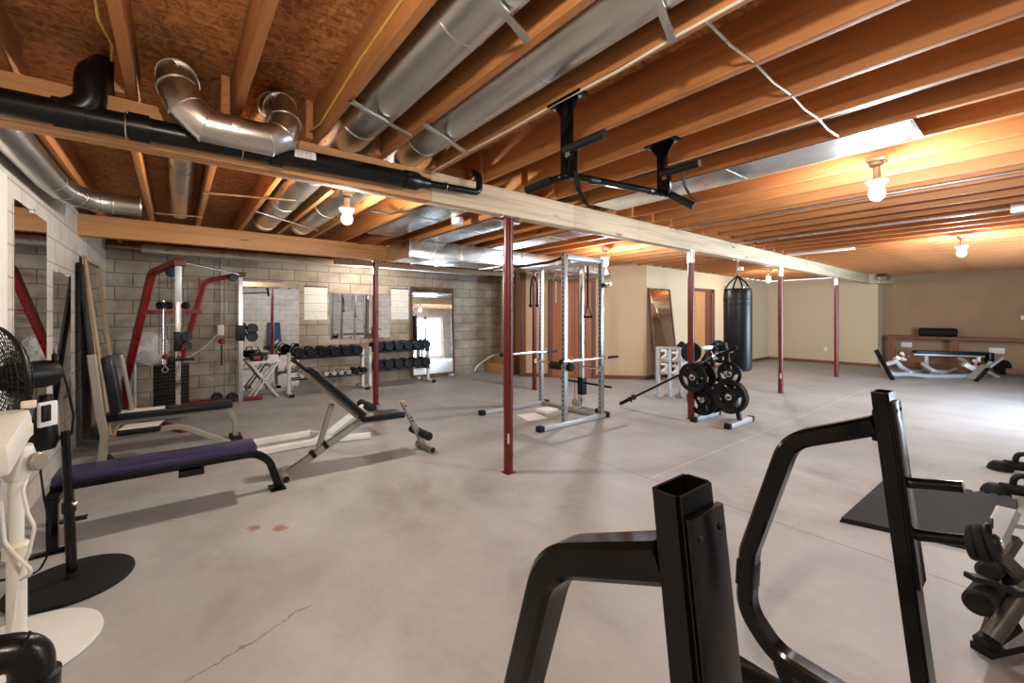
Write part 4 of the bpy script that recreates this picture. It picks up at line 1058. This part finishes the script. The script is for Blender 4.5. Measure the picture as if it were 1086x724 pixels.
# carriages with pulleys
c = at_z(lp, G(190, 362, 5.19).z)
k = MB().box(c-V((.045, .045, .12)), c+V((.045, .045, .12)), .008).build('carriage', M_blkm, t)
MB().lathe([(0, -.02), (.06, -.02), (.05, 0), (.06, .02), (0, .02)], c+V((.08, -.03, .06)), (.5, -.8, 0), 22).build('pulley', M_blkm, k)
MB().lathe([(0, -.02), (.06, -.02), (.05, 0), (.06, .02), (0, .02)], c+V((.08, -.03, -.06)), (.5, -.8, 0), 22).build('pulley', M_blkm, k)
c = at_z(rp, G(258, 353, 7.0).z)
k = MB().box(c-V((.06, .06, .13)), c+V((.06, .06, .13)), .008).build('carriage', M_blkm, t)
for dz in (-.06, .07): MB().lathe([(0, -.025), (.085, -.025), (.07, 0), (.085, .025), (0, .025)], c+V((.16, -.06, dz)), (.3, -.9, 0), 22).build('pulley', M_blkm, k)
for x, y, f in ((247, 293, 6.9), (182, 287, 5.3)):
    MB().lathe([(0, -.02), (.06, -.02), (.05, 0), (.06, .02), (0, .02)], G(x, y, f)-V((0, 0, .02)), (.3, -.9, 0), 22).build('pulley', M_blkm, t)
for x, y, f in ((230, 421, 6.9), (246, 421, 6.95)):
    c = G(x, y, f); MB().lathe([(0, -.03), (.075, -.03), (.075, .03), (0, .03)], c, (.2, -.9, 0), 20).build('pulley', M_blkm, t)
for x, y0, y1, f in ((238, 296, 425, 6.9), (250, 300, 420, 6.95), (199, 300, 365, 5.2)):
    MB().tube([G(x, y0, f), G(x, y1, f)], .004, 6).build('cable', M_blkm, t)
def dhandle(top, w_, mat, lab):
    h = thing('stirrup_attachment', lab, 'handle', top)
    MB().tube([top, top+V((-w_, 0, -.14)), top+V((-w_, 0, -.17))], .006, 8).build('strap', mat, h)
    MB().tube([top, top+V((w_, 0, -.14)), top+V((w_, 0, -.17))], .006, 8).build('strap', mat, h)
    MB().cyl(top+V((-w_-.02, 0, -.17)), top+V((w_+.02, 0, -.17)), .016, 12, .004).build('grip', M_rub, h)
MB().tube([at_z(lp, G(190, 366, 5.19).z)+V((.1, -.04, .05)), G(196, 366, 5.08)], .005, 6).build('cable', M_blkm, t)
dhandle(G(196, 366, 5.08), .075, M_redm, 'red stirrup handle hanging from the weight stack side of the cable machine')
p = G(235, 362, 6.8)
h = thing('strap_attachment', 'black strap attachment with red ball hanging by the perforated chrome upright', 'handle', p)
MB().ball(p, .05, (1, 1, .9)).build('ball_stop', M_redm, h)
MB().bar(p-V((0, 0, .05)), p-V((0, 0, .38)), .07, .02, (1, 0, 0), .006).build('strap', M_blkm, h)
MB().torus(p-V((0, 0, .09)), .03, .006, (0, 1, 0), 16, 6).build('ring', M_chrome, h)
p = G(175, 392, 5.45)
h = thing('cable_clip', 'chrome cable clip hanging in front of the cable machine weight stack', 'clip', p)
MB().torus(p, .035, .007, (.6, -.8, 0), 18, 6).build('ring', M_chrome, h)
MB().bar(p+V((0, 0, .03)), p+V((0, 0, .13)), .03, .02, (1, 0, 0), .006).build('swivel', M_chrome, h)
MB().ball(p+V((0, 0, .17)), .035).build('ball_stop', M_redm, h)
MB().tube([p+V((0, 0, .2)), p+V((0, 0, .75))], .004, 6).build('cable', M_blkm, h)

# white fan behind it
c = PT(159, 369, f=6.15); g = at_z(PT(143, 440, f=6.2), 0)
t = thing('pedestal_fan', 'small white pedestal fan behind the red arm of the cable machine', 'fan', g)
MB().lathe([(0, 0), (.19, 0), (.19, .015), (.03, .03), (0, .03)], g, (0, 0, 1), 32).build('base', M_whitem, t)
n = at_z(g, c.z-.22)
MB().tube([g+V((0, 0, .02)), n, c+V((-.06, .10, -.05))], .016, 12).build('pole', M_plast, t)
MB().lathe([(0, 0), (.06, .01), (.07, .08), (.04, .14), (0, .15)], c+V((-.01, .03, 0)), (-.35, .93, 0), 20).build('motor_housing', M_plast, t)
m = MB(); fan_cage(m, c, (.35, -.93, 0), .225, .06, 7, 32, .0028); m.build('cage', M_whitem, t)
m = MB(); fan_blades(m, c, (.35, -.93, 0), .19); m.build('blades', M_plast, t)

# ================================================================ WHITE FOLDING TABLE
x0, x1, y0, y1, zt = .96, 1.46, 8.30, 8.72, .60
t = thing('folding_table', 'white folding table with crossed legs before the big wall mirror', 'table', (1.2, 8.5, 0))
MB().box((x0, y0, zt), (x1, y1, zt+.035), .012).build('table_top', M_whitem, t)
for y in (y0+.05, y1-.05):
    for a, b2 in (((x0+.05, 0), (x1-.05, zt)), ((x1-.05, 0), (x0+.05, zt))):
        MB().bar((a[0], y, a[1]), (b2[0], y, b2[1]), .028, .045, (0, 1, 0), .003).build('leg', M_whitem, t)
for x, z in ((x0+.05, .012), (x1-.05, .012)): MB().bar((x, y0+.05, z+.01), (x, y1-.05, z+.01), .03, .03, bev=.003).build('stretcher', M_whitem, t)
MB().lathe([(0, 0), (.012, 0), (.012, y1-y0), (0, y1-y0)], ((x0+x1)/2, y0, zt/2), (0, 1, 0), 12).build('pivot_rod', M_grey, t)
t = thing('gym_bag', 'small black bag with a red patch on the white folding table', 'bag', (1.10, 8.45, zt+.036))
MB().box((1.00, 8.40, zt+.036), (1.20, 8.58, zt+.17), .045).build('bag_body', M_rub, t)
MB().box((1.05, 8.388, zt+.06), (1.15, 8.401, zt+.12), .005).build('patch', M_redm, t)
MB().tube([(1.05, 8.46, zt+.16), (1.07, 8.46, zt+.22), (1.14, 8.46, zt+.22), (1.16, 8.46, zt+.16)], .01, 8, .03).build('carry_strap', M_rub, t)
t = MB()
random.seed(3)
for k in range(3):
    t.hexa([V((1.23+.02*k, 8.34, zt+.037+.03*k)), V((1.45-.02*k, 8.35, zt+.037+.03*k)), V((1.44, 8.60, zt+.037+.03*k)), V((1.25, 8.58, zt+.037+.03*k)),
            V((1.25, 8.36, zt+.068+.03*k)), V((1.43, 8.36, zt+.068+.03*k)), V((1.43, 8.57, zt+.068+.03*k)), V((1.26, 8.56, zt+.068+.03*k))], .012)
o = tag(t.build('folded_towel', M_towel), 'loosely folded white towel on the white folding table', 'towel')

# ================================================================ DUMBBELL RACKS
def dumbbell(rh, wh, lh, mat, hmat, label, group, facets=28):
    t = thing('dumbbell', label, 'dumbbell', (0, 0, 0), 0, group)
    L = lh/2
    MB().lathe([(0, -L-.01), (.016, -L-.01), (.018, -L*.5), (.0195, 0), (.018, L*.5), (.016, L+.01), (0, L+.01)], (0, 0, 0), (0, 1, 0), 14).build('handle', hmat, t)
    for s in (-1, 1):
        b = rh*.16
        MB().lathe([(0, 0), (rh-b, 0), (rh, b), (rh, wh-b), (rh-b, wh), (rh*.55, wh), (rh*.5, wh-.008), (rh*.2, wh-.008), (rh*.18, wh-.002), (0, wh-.002)], (0, s*L, 0), (0, s, 0), facets).build('head', mat, t)
    return t
YR = 8.36
def db_rack(xa, xb, ztop, zlow, label):
    t = thing('dumbbell_rack', label, 'rack', ((xa+xb)/2, YR, 0), 0, 'white dumbbell racks')
    for x in (xa, xb):
        MB().sweep([(x, YR-.02, .03), (x, YR-.02, ztop+.10)], .055, .055, (1, 0, 0)).build('upright', M_whitem, t)
        MB().box((x-.035, YR-.30, 0.006), (x+.035, YR+.24, .05), .006).build('foot', M_whitem, t)
        for y in (YR-.30, YR+.20): MB().box((x-.038, y-.005, 0), (x+.038, y+.045, .054), .004).build('end_cap', M_rub, t)
    for z in (ztop, zlow):
        for dy, dz in ((-.125, .002), (.125, .002)):
            MB().box((xa+.02, YR+dy-.02, z+dz-.022), (xb-.02, YR+dy+.02, z+dz), .003).build('shelf_rail', M_blkm, t)
        for x in (xa+.03, xb-.03): MB().box((x-.02, YR-.16, z-.05), (x+.02, YR+.14, z-.022), .003).build('shelf_bracket', M_whitem, t)
    return t
def PR(x, y): return PT(x, y, Y=YR-.15)
xa, xb = PR(308, 400).x, PR(387, 400).x; zt1, zl1 = PR(388, 376).z, PR(388, 396).z
db_rack(xa, xb, zt1, zl1, 'white two tier dumbbell rack next to the white folding table')
xc, xd = PR(395, 400).x, PR(457, 400).x; zt2, zl2 = PR(455, 371).z+.02, PR(455, 389).z+.01
db_rack(xc, xd, zt2, zl2, 'white two tier dumbbell rack behind the red post, before the tall mirror')
big = dumbbell(.098, .115, .13, M_iron, M_chrome, '', 'big black round dumbbells')
first = [True]
def place_big(x, z, lab, sc_=1.0):
    if first[0]: first[0] = False; big.location = (x, YR, z); big['label'] = lab; return
    dup(big, (x, YR, z), None, lab)
n = 6
for k in range(n):
    x = xa+.14+(xb-xa-.28)*k/(n-1)
    place_big(x, zt1+.102, f'{nth(k)} big black dumbbell from the folding table, top tier of the nearer rack')
for k in range(n):
    x = xc+.13+(xd-xc-.24)*k/(n-1)
    place_big(x, zt2+.102, f'{nth(n-1-k)} big black dumbbell from the tall mirror end, top tier behind the red post')
for k in range(n):
    x = xc+.13+(xd-xc-.24)*k/(n-1)
    place_big(x, zl2+.102, f'{nth(n-1-k)} big black dumbbell from the tall mirror end, lower tier behind the red post')
ch = dumbbell(.052, .075, .12, M_chrome, M_chrome, '', 'chrome dumbbells on the lower tier', 18)
for k in range(7):
    x = xa+.20+.135*k; lab = f'{nth(k)} small chrome dumbbell from the folding table side, lower tier'
    if k == 0: ch.location = (x, YR, zl1+.056); ch['label'] = lab
    else: dup(ch, (x, YR, zl1+.056), None, lab)
sb = dumbbell(.062, .075, .12, M_iron, M_chrome, 'small black dumbbell beside the chrome ones on the lower tier', 'small black dumbbells')
sb.location = (xa+1.16, YR, zl1+.066)
dup(sb, (xa+1.305, YR, zl1+.066), None, 'small black dumbbell at the far end of the lower tier of chrome ones')

# ================================================================ POWER RACK
t = thing('power_rack', 'silver power rack with perforated uprights and lat pulldown behind the nearest red post', 'power rack', (4.2, 4.4, 0))
XN, XF, YN, YFR = 3.90, 4.62, 3.82, 4.98
for x, y in ((XN, YN), (XF, YN), (XN-.06, YFR), (XF-.06, YFR)):
    MB().box((x-.03, y-.03, .05), (x+.03, y+.03, 2.20), .004).build('upright', M_perf, t, (x, y, 0))
for y, xo in ((YN, 0), (YFR, -.06)):
    MB().box((XN-.42+xo, y-.035, .005), (XF+.10+xo, y+.035, .062), .006).build('floor_bar', M_silv, t)
    for x in (XN-.42+xo, XF+.10+xo): MB().box((x-.04, y-.042, 0), (x+.04, y+.042, .068), .008).build('end_cap', M_rub, t)
    MB().box((XN+xo, y-.03, 2.14), (XF+xo, y+.03, 2.20), .005).build('top_bar', M_silv, t)
MB().box((XF-.08, YN, .01), (XF-.02, YFR, .06), .005).build('rear_floor_bar', M_grey, t)
MB().box((XF-.08, YN, 2.13), (XF-.02, YFR, 2.19), .005).build('rear_top_bar', M_silv, t)
MB().tube([(XN, YN, 2.16), (XN-.03, YN+.25, 2.12), (XN-.03, YFR-.25, 2.12), (XN-.06, YFR, 2.16)], .019, 12, .1).build('chin_up_bar', M_blkm, t)
MB().box((XF-.06, 4.34, 2.19), (XF+.28, 4.40, 2.24), .005).build('lat_boom', M_silv, t)
tw = V((4.84, 4.37, 0))
MB().box((tw.x-.03, tw.y-.03, .05), (tw.x+.03, tw.y+.03, 2.24), .004).build('lat_tower', M_chrome, t)
MB().box((XF-.02, tw.y-.03, .01), (tw.x+.05, tw.y+.03, .06), .005).build('tower_floor_bar', M_silv, t)
MB().box((tw.x-.035, tw.y-.32, .005), (tw.x+.035, tw.y+.10, .055), .006).build('tower_foot', M_silv, t)
MB().box((tw.x-.04, tw.y-.33, 0), (tw.x+.04, tw.y-.28, .06), .006).build('end_cap', M_rub, t)
MB().box((tw.x-.05, tw.y-.05, .22), (tw.x+.05, tw.y+.05, .48), .006).build('carriage', M_blkm, t)
MB().cyl((tw.x, tw.y-.55, .40), (tw.x, tw.y+.45, .40), .016, 12).build('plate_bar', M_blkm, t)
for dy in (-.035, .035): MB().cyl((tw.x-.12, tw.y+dy, .06), (tw.x-.12, tw.y+dy, 2.1), .004, 6).build('cable', M_blkm, t)
for (x, z) in ((tw.x-.13, 2.17), (XF-.2, 2.26), (tw.x-.16, .13)):
    MB().lathe([(0, -.015), (.05, -.015), (.042, 0), (.05, .015), (0, .015)], (x, tw.y, z), (0, 1, 0), 20).build('pulley', M_grey, t)
for y, xo, zb in ((YN, 0, .835), (YFR, -.06, .845)):
    MB().cyl((XN-.10+xo, y+(-.05 if y < 4.5 else -.05), zb), (XF+.05+xo, y-.05, zb), .021, 14).build('safety_bar', M_chrome, t)
    MB().cyl((XF+.05+xo, y-.05, zb), (XF+.30+xo, y-.05, zb), .019, 14, .004).build('safety_bar_end', M_blkm, t)
    MB().lathe([(0, 0), (.032, 0), (.032, .03), (0, .03)], (XN-.12+xo, y-.05, zb), (1, 0, 0), 14).build('bar_stop', M_blkm, t)
for x, y in ((XF, YN), (XN-.06, YFR)):
    MB().box((x-.035, y-.075, 1.80), (x+.035, y-.03, 1.86), .004).build('bar_hook', M_blkm, t)
    MB().cyl((x, y-.03, 1.84), (x, y-.17, 1.84), .02, 12, .004).build('plate_peg', M_chrome, t)
# barbell pad bar held across the rack
MB().cyl((XF-.12, YN-.08, .70), (XF-.12, YFR+.04, .70), .014, 12).build('cross_rod', M_chrome, t)
MB().cyl((XN+.05, YN-.09, .755), (XN+.05, YN+.30, .755), .052, 20, .012).build('pad_roller', M_rub, t)
for y in (YN-.09, YFR+.05): MB().cyl((XF-.12, y-.02, .70), (XF-.12, y+.02, .70), .045, 16, .006).build('collar', M_chrome, t)
# cable attachments hung on the rack
def rope(x, y, z, lab, spread):
    o = thing('triceps_rope', lab, 'cable attachment', (x, y, z))
    MB().torus((x, y, z), .022, .005, (1, 0, 0), 14, 6).build('ring', M_chrome, o)
    for s in (-1, 1):
        MB().tube([(x, y+s*.01, z-.02), (x, y+s*spread*.7, z-.08), (x, y+s*spread, z-.22), (x, y+s*spread, z-.42)], .014, 10, .08).build('rope', M_rub, o)
        MB().ball((x, y+s*spread, z-.44), .027).build('end_knob', M_rub, o)
rope(XN+.12, 4.55, 2.0, 'black triceps rope hanging from the top of the power rack', .07)
o = thing('cable_strap', 'black strap with triangular stirrup hanging from the power rack near the lat tower', 'cable attachment', (XF-.05, 4.02, 2.1))
q = V((XF-.05, 4.02, 2.12))
MB().bar(q, q-V((0, 0, .55)), .03, .008, (1, 0, 0)).build('strap', M_blkm, o)
MB().tube([q-V((0, 0, .55)), q-V((0, .075, .72)), q-V((0, -.075, .72)), q-V((0, 0, .55))], .009, 8).build('stirrup', M_blkm, o)
MB().cyl(q-V((0, .08, .72)), q-V((0, -.08, .72)), .018, 12, .004).build('grip', M_rub, o)
for i, (y, lab) in enumerate(((4.28, 'chrome v-shaped cable handle hanging in the power rack beside the lat tower'), (4.46, 'chrome v-shaped cable handle hanging in the power rack nearer the triceps rope'))):
    o = thing('pulldown_attachment', lab, 'cable attachment', (XF-.25, y, 2.0)); q = V((XF-.25, y, 2.02))
    MB().torus(q+V((0, 0, .01)), .02, .005, (1, 0, 0), 14, 6).build('ring', M_chrome, o)
    MB().tube([q-V((0, .0, 0.01)), q+V((0, -.06, -.1)), q+V((0, .06, -.1)), q-V((0, 0, .01))], .008, 8).build('v_frame', M_chrome, o)
    MB().tube([q+V((0, 0, -.1)), q+V((.0, 0, -.42))], .012, 8).build('chain_grip', M_grey, o)
t = tag(MB().hexa([V(p) for p in ((3.70, 4.30, .002), (4.02, 4.25, .002), (4.10, 4.62, .002), (3.80, 4.66, .002), (3.70, 4.30, .006), (4.02, 4.25, .006), (4.10, 4.62, .006), (3.80, 4.66, .006))]).build('paper_sheet', M_paper), 'white paper sheet lying on the floor inside the power rack', 'paper')
tag(MB().box((4.14, 4.42, 0), (4.40, 4.66, .055), .022).build('folded_towel', M_towel), 'rolled white towel on the floor inside the power rack', 'towel')

# ================================================================ WEIGHT PLATE TREE, PLATES, BARBELL
xt = 5.74
t = thing('weight_tree', 'silver weight plate tree on two floor bars by the red post', 'plate rack', (xt, 2.73, 0))
for y in (2.905, 2.46):
    MB().box((xt-.33, y-.035, .004), (xt+.33, y+.035, .06), .006).build('floor_bar', M_silv, t)
    for x in (xt-.33, xt+.33): MB().box((x-.03, y-.04, 0), (x+.03, y+.04, .066), .008).build('end_cap', M_rub, t)
    MB().bar((xt, y, .05), (xt, 2.72+(y-2.72)*.25, 1.05), .05, .05, (1, 0, 0), .004).build('leg', M_blkm, t)
MB().bar((xt, 2.86, .55), (xt, 2.58, .55), .05, .05, (1, 0, 0), .004).build('cross_tube', M_blkm, t)
pegs = [(2.915, .62), (2.515, .40), (2.55, .68), (2.66, .93), (2.90, .30)]
for y, z in pegs: MB().cyl((xt-(.38 if z == .62 else .22), y, z), (xt+.22, y, z), .022, 14, .004).build('plate_peg', M_chrome, t)
def plate_mesh(R, th, par, mat):
    m = MB(); h = th/2
    m.lathe([(R*.74, -h*.7), (R*.80, -h), (R*.96, -h), (R, -h*.7), (R, h*.7), (R*.96, h), (R*.80, h), (R*.74, h*.7), (R*.74, -h*.7)], (0, 0, 0), (1, 0, 0), 40)
    m.lathe([(.026, -h*.9), (R*.36, -h*.9), (R*.42, -h*.5), (R*.42, h*.5), (R*.36, h*.9), (.026, h*.9), (.026, -h*.9)], (0, 0, 0), (1, 0, 0), 30)
    for k in range(3):
        a = 2*PI*k/3 + .5; w0, w1 = .62, .40
        poly = []
        for r, ww in ((R*.38, w0*1.2), (R*.78, w1)):
            arc = [V((-h*.6, r*math.cos(a-ww+2*ww*i/5), r*math.sin(a-ww+2*ww*i/5))) for i in range(6)]
            poly += arc if r < R*.5 else arc[::-1]
        m.prism(poly, (h*1.2, 0, 0))
    o = m.build('plate_body', mat, par)
    MB().lathe([(.026, -h*.95), (.042, -h*.95), (.042, h*.95), (.026, h*.95)], (0, 0, 0), (1, 0, 0), 20).build('hub_ring', M_chrome, par)
    return o
def wplate(R, th, x, y, z, label):
    o = thing('weight_plate', label, 'weight plate', (0, 0, 0), 0, 'black weight plates on the tree')
    plate_mesh(R, th, o, M_iron)
    o.location = (x, y, z-.004)
    return o
def YZ(px, py, X): q = PT(px, py, X=X); return q.y, q.z
y, z = YZ(738, 404, xt-.20); wplate(.195, .04, xt-.34, 2.915, .62-.022, 'black weight plate with grip holes, in front of the red post under the barbell')
wplate(.195, .04, xt-.10, 2.915, .62-.022, 'black weight plate just behind the red post, below the barbell')
wplate(.215, .045, xt-.18, 2.515, .40-.022, 'largest black weight plate, lowest and nearest the floor bar end')
wplate(.215, .045, xt-.12, 2.515, .40-.022, 'large black weight plate doubled behind the lowest one')
wplate(.155, .035, xt-.10, 2.55, .68-.02, 'medium black weight plate above the largest one')
wplate(.120, .03, xt-.12, 2.66, .93-.02, 'small black weight plate at the top of the tree beside the barbell end')
wplate(.215, .045, xt-.12, 2.90, .30-.022, 'black weight plate low behind the red post base')
wplate(.215, .045, xt+.10, 2.90, .30-.022, 'black weight plate on the far side peg low on the tree')
b0, b1 = V((5.36, 4.06, .06)), V((5.42, 2.36, 1.03))
db = (b1-b0).normalized(); Lb = (b1-b0).length
t = thing('barbell', 'long black barbell leaning from the floor over the weight plate tree', 'barbell', b0)
MB().cyl(b0+db*.28, b1-db*.35, .016, 14).build('shaft', M_blkm, t)
MB().cyl(b0, b0+db*.27, .027, 16, .004).build('sleeve', M_blk, t)
MB().cyl(b1-db*.36, b1, .027, 16, .004).build('sleeve', M_blk, t)
for c in (b0+db*.275, b1-db*.365): MB().cyl(c-db*.02, c+db*.02, .042, 16, .006).build('collar_ring', M_blkm, t)
c = b1-db*.30
k = MB().cyl(c-db*.03, c+db*.03, .038, 16, .008).build('lock_collar', M_chrome, t)
MB().bar(c+V((0, .03, .03)), c+V((0, .05, .08)), .014, .014, bev=.003).build('collar_lever', M_chrome, k)
k = MB().cyl(b0+db*.20-db*.02, b0+db*.20+db*.02, .036, 16, .008).build('lock_collar', M_blkm, t)
MB().bar(b0+db*.2+V((0, -.0, -.02)), b0+db*.2+V((.03, -.02, -.055)), .014, .014, bev=.003).build('collar_lever', M_blkm, k)

# ================================================================ PUNCHING BAG
xb_, yb_ = 6.95, 3.01
t = thing('punching_bag', 'heavy black punching bag hanging by a chain from the main beam', 'punching bag', (xb_, yb_, .55))
MB().lathe([(0, .545), (.15, .55), (.19, .575), (.20, .63), (.203, 1.2), (.203, 1.70), (.198, 1.80), (.185, 1.84), (0, 1.845)], (xb_, yb_, 0), (0, 0, 1), 40).build('bag_body', M_pad, t)
for z in (1.58, 1.66): MB().lathe([(.203, 0), (.207, .004), (.207, .022), (.203, .026)], (xb_, yb_, z), (0, 0, 1), 40).build('stitched_band', M_blkm, t)
for k in range(4):
    a = PI/4+k*PI/2; d = V((math.cos(a), math.sin(a), 0)); p = V((xb_, yb_, 0))
    MB().bar(p+d*.204+V((0, 0, 1.62)), p+d*.196+V((0, 0, 1.84)), .05, .008, d, .002).build('webbing', M_blkm, t)
    MB().tube([p+d*.195+V((0, 0, 1.82)), p+d*.12+V((0, 0, 1.94)), p+V((0, 0, 2.04))], .013, 8, .05).build('hanging_strap', M_blkm, t)
    MB().torus(p+d*.19+V((0, 0, 1.855)), .026, .007, (-d.y, d.x, 0), 16, 6).build('d_ring', M_chrome, t)
for k in range(5):
    MB().torus((xb_, yb_, 2.06+.042*k), .021, .006, (1, 0, 0) if k % 2 else (0, 1, 0), 14, 6).build('chain_link', M_chrome, t)
MB().box((xb_-.06, yb_-.05, 2.288), (xb_+.06, yb_+.05, 2.2995), .003).build('beam_plate', M_galv, t)
MB().tube([(xb_, yb_, 2.29), (xb_, yb_, 2.24)], .014, 10).build('eye_bolt', M_chrome, t)
MB().box((xb_+.05, yb_-.04, 2.13), (xb_+.13, yb_+.04, 2.19), .015).build('swivel_guard', M_plast, t)

# ================================================================ SILVER STAND AND ROUND PAD MACHINE BY THE TAN WALL
S = lambda x, y, f=7.35: PT(x, y, f=f)
g = at_z(S(712, 404), 0)
t = thing('weight_stand', 'low silver stand with white hooks in front of the large leaning mirror', 'stand', g)
for x in (698, 710, 722):
    MB().bar(at_z(S(x, 404), .03), S(x, 368), .06, .05, (0, 1, 0), .004).build('upright', M_silv, t)
    b_ = at_z(S(x, 404), 0); MB().bar(b_+RT*0-FW*.16+V((0, 0, .02)), b_+FW*.16+V((0, 0, .02)), .06, .04, bev=.004).build('foot', M_silv, t)
for y in (369, 382, 395): MB().bar(S(696, y), S(728, y+.5), .05, .05, (0, 0, 1), .004).build('cross_bar', M_silv, t)
for x, y in ((704, 375), (716, 377), (704, 389), (716, 391)): MB().tube([S(x-3, y-3, 7.25), S(x+3, y-3, 7.2), S(x+2, y+2, 7.2), S(x-3, y+5, 7.2), S(x+4, y+5, 7.2)], .022, 10, .02).build('hook', M_whitem, t)
MB().cyl(S(720, 368, 7.4), S(724, 364, 7.3), .05, 16, .008).build('lock_knob', M_blkm, t)
g = at_z(S(752, 405, 6.9), 0)
t = thing('curl_machine', 'grey exercise machine with two round black pads behind the weight plates', 'exercise machine', g)
for x, y, f, r in ((733, 373.5, 6.9, .165), (762, 370, 7.2, .15)):
    MB().cyl(S(x, y, f)+FW*.03, S(x, y, f)-FW*.03, r, 32, .02).build('round_pad', M_rub, t)
MB().bar(S(735, 369, 6.98), S(762, 368, 7.25), .06, .06, bev=.006).build('arm_tube', M_silv, t)
MB().tube([at_z(S(744, 398, 6.9), .05), S(746, 384, 6.9), S(752, 374, 6.9), S(763, 371, 6.9), S(772, 376, 6.9), at_z(S(775, 398, 6.9), .05)], .05, 14, .12).build('frame_loop', M_blkm, t)
MB().bar(S(734, 384, 6.95), S(752, 381, 6.95), .05, .05, bev=.004).build('seat_tube', M_whitem, t)
MB().bar(S(733, 374, 6.98), at_z(S(733, 404, 6.98), .03), .05, .05, (1, 0, 0), .004).build('post', M_silv, t)
MB().bar(at_z(S(726, 404, 6.98), .025), at_z(S(780, 400, 6.95), .025), .07, .05, bev=.005).build('floor_bar', M_silv, t)

# ================================================================ SILVER FRAME AND FLAT BENCH NEAR THE BROWN WALL
K = lambda x, y, f=9.55: PT(x, y, f=f)
t = thing('resistance_machine', 'large silver low exercise frame with black end plates before the brown wall', 'exercise machine', at_z(K(990, 405), 0))
def tubeK(pts, nm='frame_tube', mt=M_silv, w_=.10):
    MB().tube(pts, w_/2, 12, .22, True, 5).build(nm, mt, t)
lz = .05
tubeK([K(934, 383), K(938, 390), K(946, 397), at_z(K(962, 402), .10), at_z(K(985, 404), lz), at_z(K(1027, 404), lz), K(1043, 395), K(1051, 384)])
tubeK([K(962, 393, 9.8), K(975, 399, 9.7), at_z(K(990, 403), .06)])
tubeK([K(936, 387), K(951, 383), K(955, 389), K(963, 393, 9.8)])
tubeK([K(978, 385, 10.4), K(990, 394, 10.2), at_z(K(1003, 400, 10.2), .06)])
tubeK([at_z(K(988, 402, 10.2), .06), K(1000, 396, 10.2), K(1014, 391, 10.3)], w_=.065)
MB().bar(K(1022, 386, 9.7), K(1039, 395, 9.6), .13, .10, (0, 0, 1), .01).build('carriage', M_whitem, t)
MB().bar(K(1046, 388, 9.5), K(1030, 402, 9.4), .16, .08, (0, 0, 1), .012).build('carriage', M_silv, t)
MB().bar(K(1046, 394, 9.7), K(1058, 400, 9.7), .09, .06, (0, 0, 1), .01).build('hook_bracket', M_silv, t)
MB().bar(K(929, 371, 9.6), K(947, 403, 9.3), .10, .03, RT, .004).build('end_plate', M_blkm, t)
MB().bar(K(1031, 408, 9.1), K(1048, 390, 9.2), .10, .03, RT, .004).build('end_plate', M_blkm, t)
MB().bar(K(1048, 390, 9.2), K(1062, 380, 9.3), .10, .04, RT, .004).build('end_plate', M_silv, t)
MB().bar(at_z(K(968, 395, 10.6), .03), at_z(K(1036, 398, 10.6), .03), .07, .05, bev=.005).build('rear_rail', M_grey, t)
for x, y, f in ((959, 378, 9.9), (1036, 386, 9.9)):
    MB().ball(K(x, y, f), .085, (1, 1, .8)).build('red_joint', M_redm, t)
    for dx, dy in ((-3, -4), (5, 0), (1, 4), (-3, 3)): MB().cyl(K(x, y, f), K(x+dx, y+dy, f-.05), .035, 12, .006).build('joint_lug', M_whitem, t)
MB().cyl(K(949, 381, 9.6), K(953, 379, 9.5), .05, 14, .01).build('cap_knob', M_whitem, t)
MB().bar(K(1017, 379, 10.2), K(1030, 386, 10.0), .10, .07, (0, 0, 1), .01).build('pedal_arm', M_grey, t)
MB().lathe([(0, -.05), (.17, -.05), (.17, .05), (0, .05)], K(1063, 389, 10.1), FW, 24).build('wheel', M_rub, t)
b0, b1 = K(969, 372.5, 11.0), K(1044, 375.5, 10.4); zb = (b0.z+b1.z)/2
b0.z = b1.z = zb
t = thing('flat_bench', 'flat black bench with silver legs in front of the wooden ledge', 'bench', at_z(b0.lerp(b1, .5), 0))
MB().bar(b0, b1, .28, .08, bev=.025).build('seat_pad', M_pad, t)
MB().bar(b0+V((0, 0, -.065)), b1+V((0, 0, -.065)), .07, .05, bev=.005).build('frame_tube', M_silv, t)
for k in (.19, .92):
    p = b0.lerp(b1, k); MB().bar(at_z(p, .05), at_z(p, zb-.07), .07, .07, (1, 0, 0), .005).build('leg', M_silv, t)
    s = (b1-b0).cross(V((0, 0, 1))).normalized(); MB().bar(at_z(p, .025)-s*.22, at_z(p, .025)+s*.22, .07, .05, bev=.006).build('foot', M_silv, t)
p = b1 + (b1-b0).normalized()*.08
MB().bar(p+V((0, 0, .04)), p+V((0, 0, -.22)), .26, .10, (b1-b0).normalized(), .03).build('end_pad', M_pad, t)
t = thing('folded_mat', 'navy padded mat standing against the block wall behind the camera, seen in the mirror', 'mat', (3.1, -1.5, 0))
MB().hexa([V(p) for p in ((2.85, -1.40, 0), (3.40, -1.40, 0), (3.40, -1.33, 0), (2.85, -1.33, 0), (2.90, -1.58, 1.15), (3.35, -1.58, 1.15), (3.35, -1.51, 1.15), (2.90, -1.51, 1.15))], .03).build('pad', M_blue, t)
MB().box((2.95, -1.50, .50), (3.30, -1.44, .54), .01).build('strap', M_blkm, t)
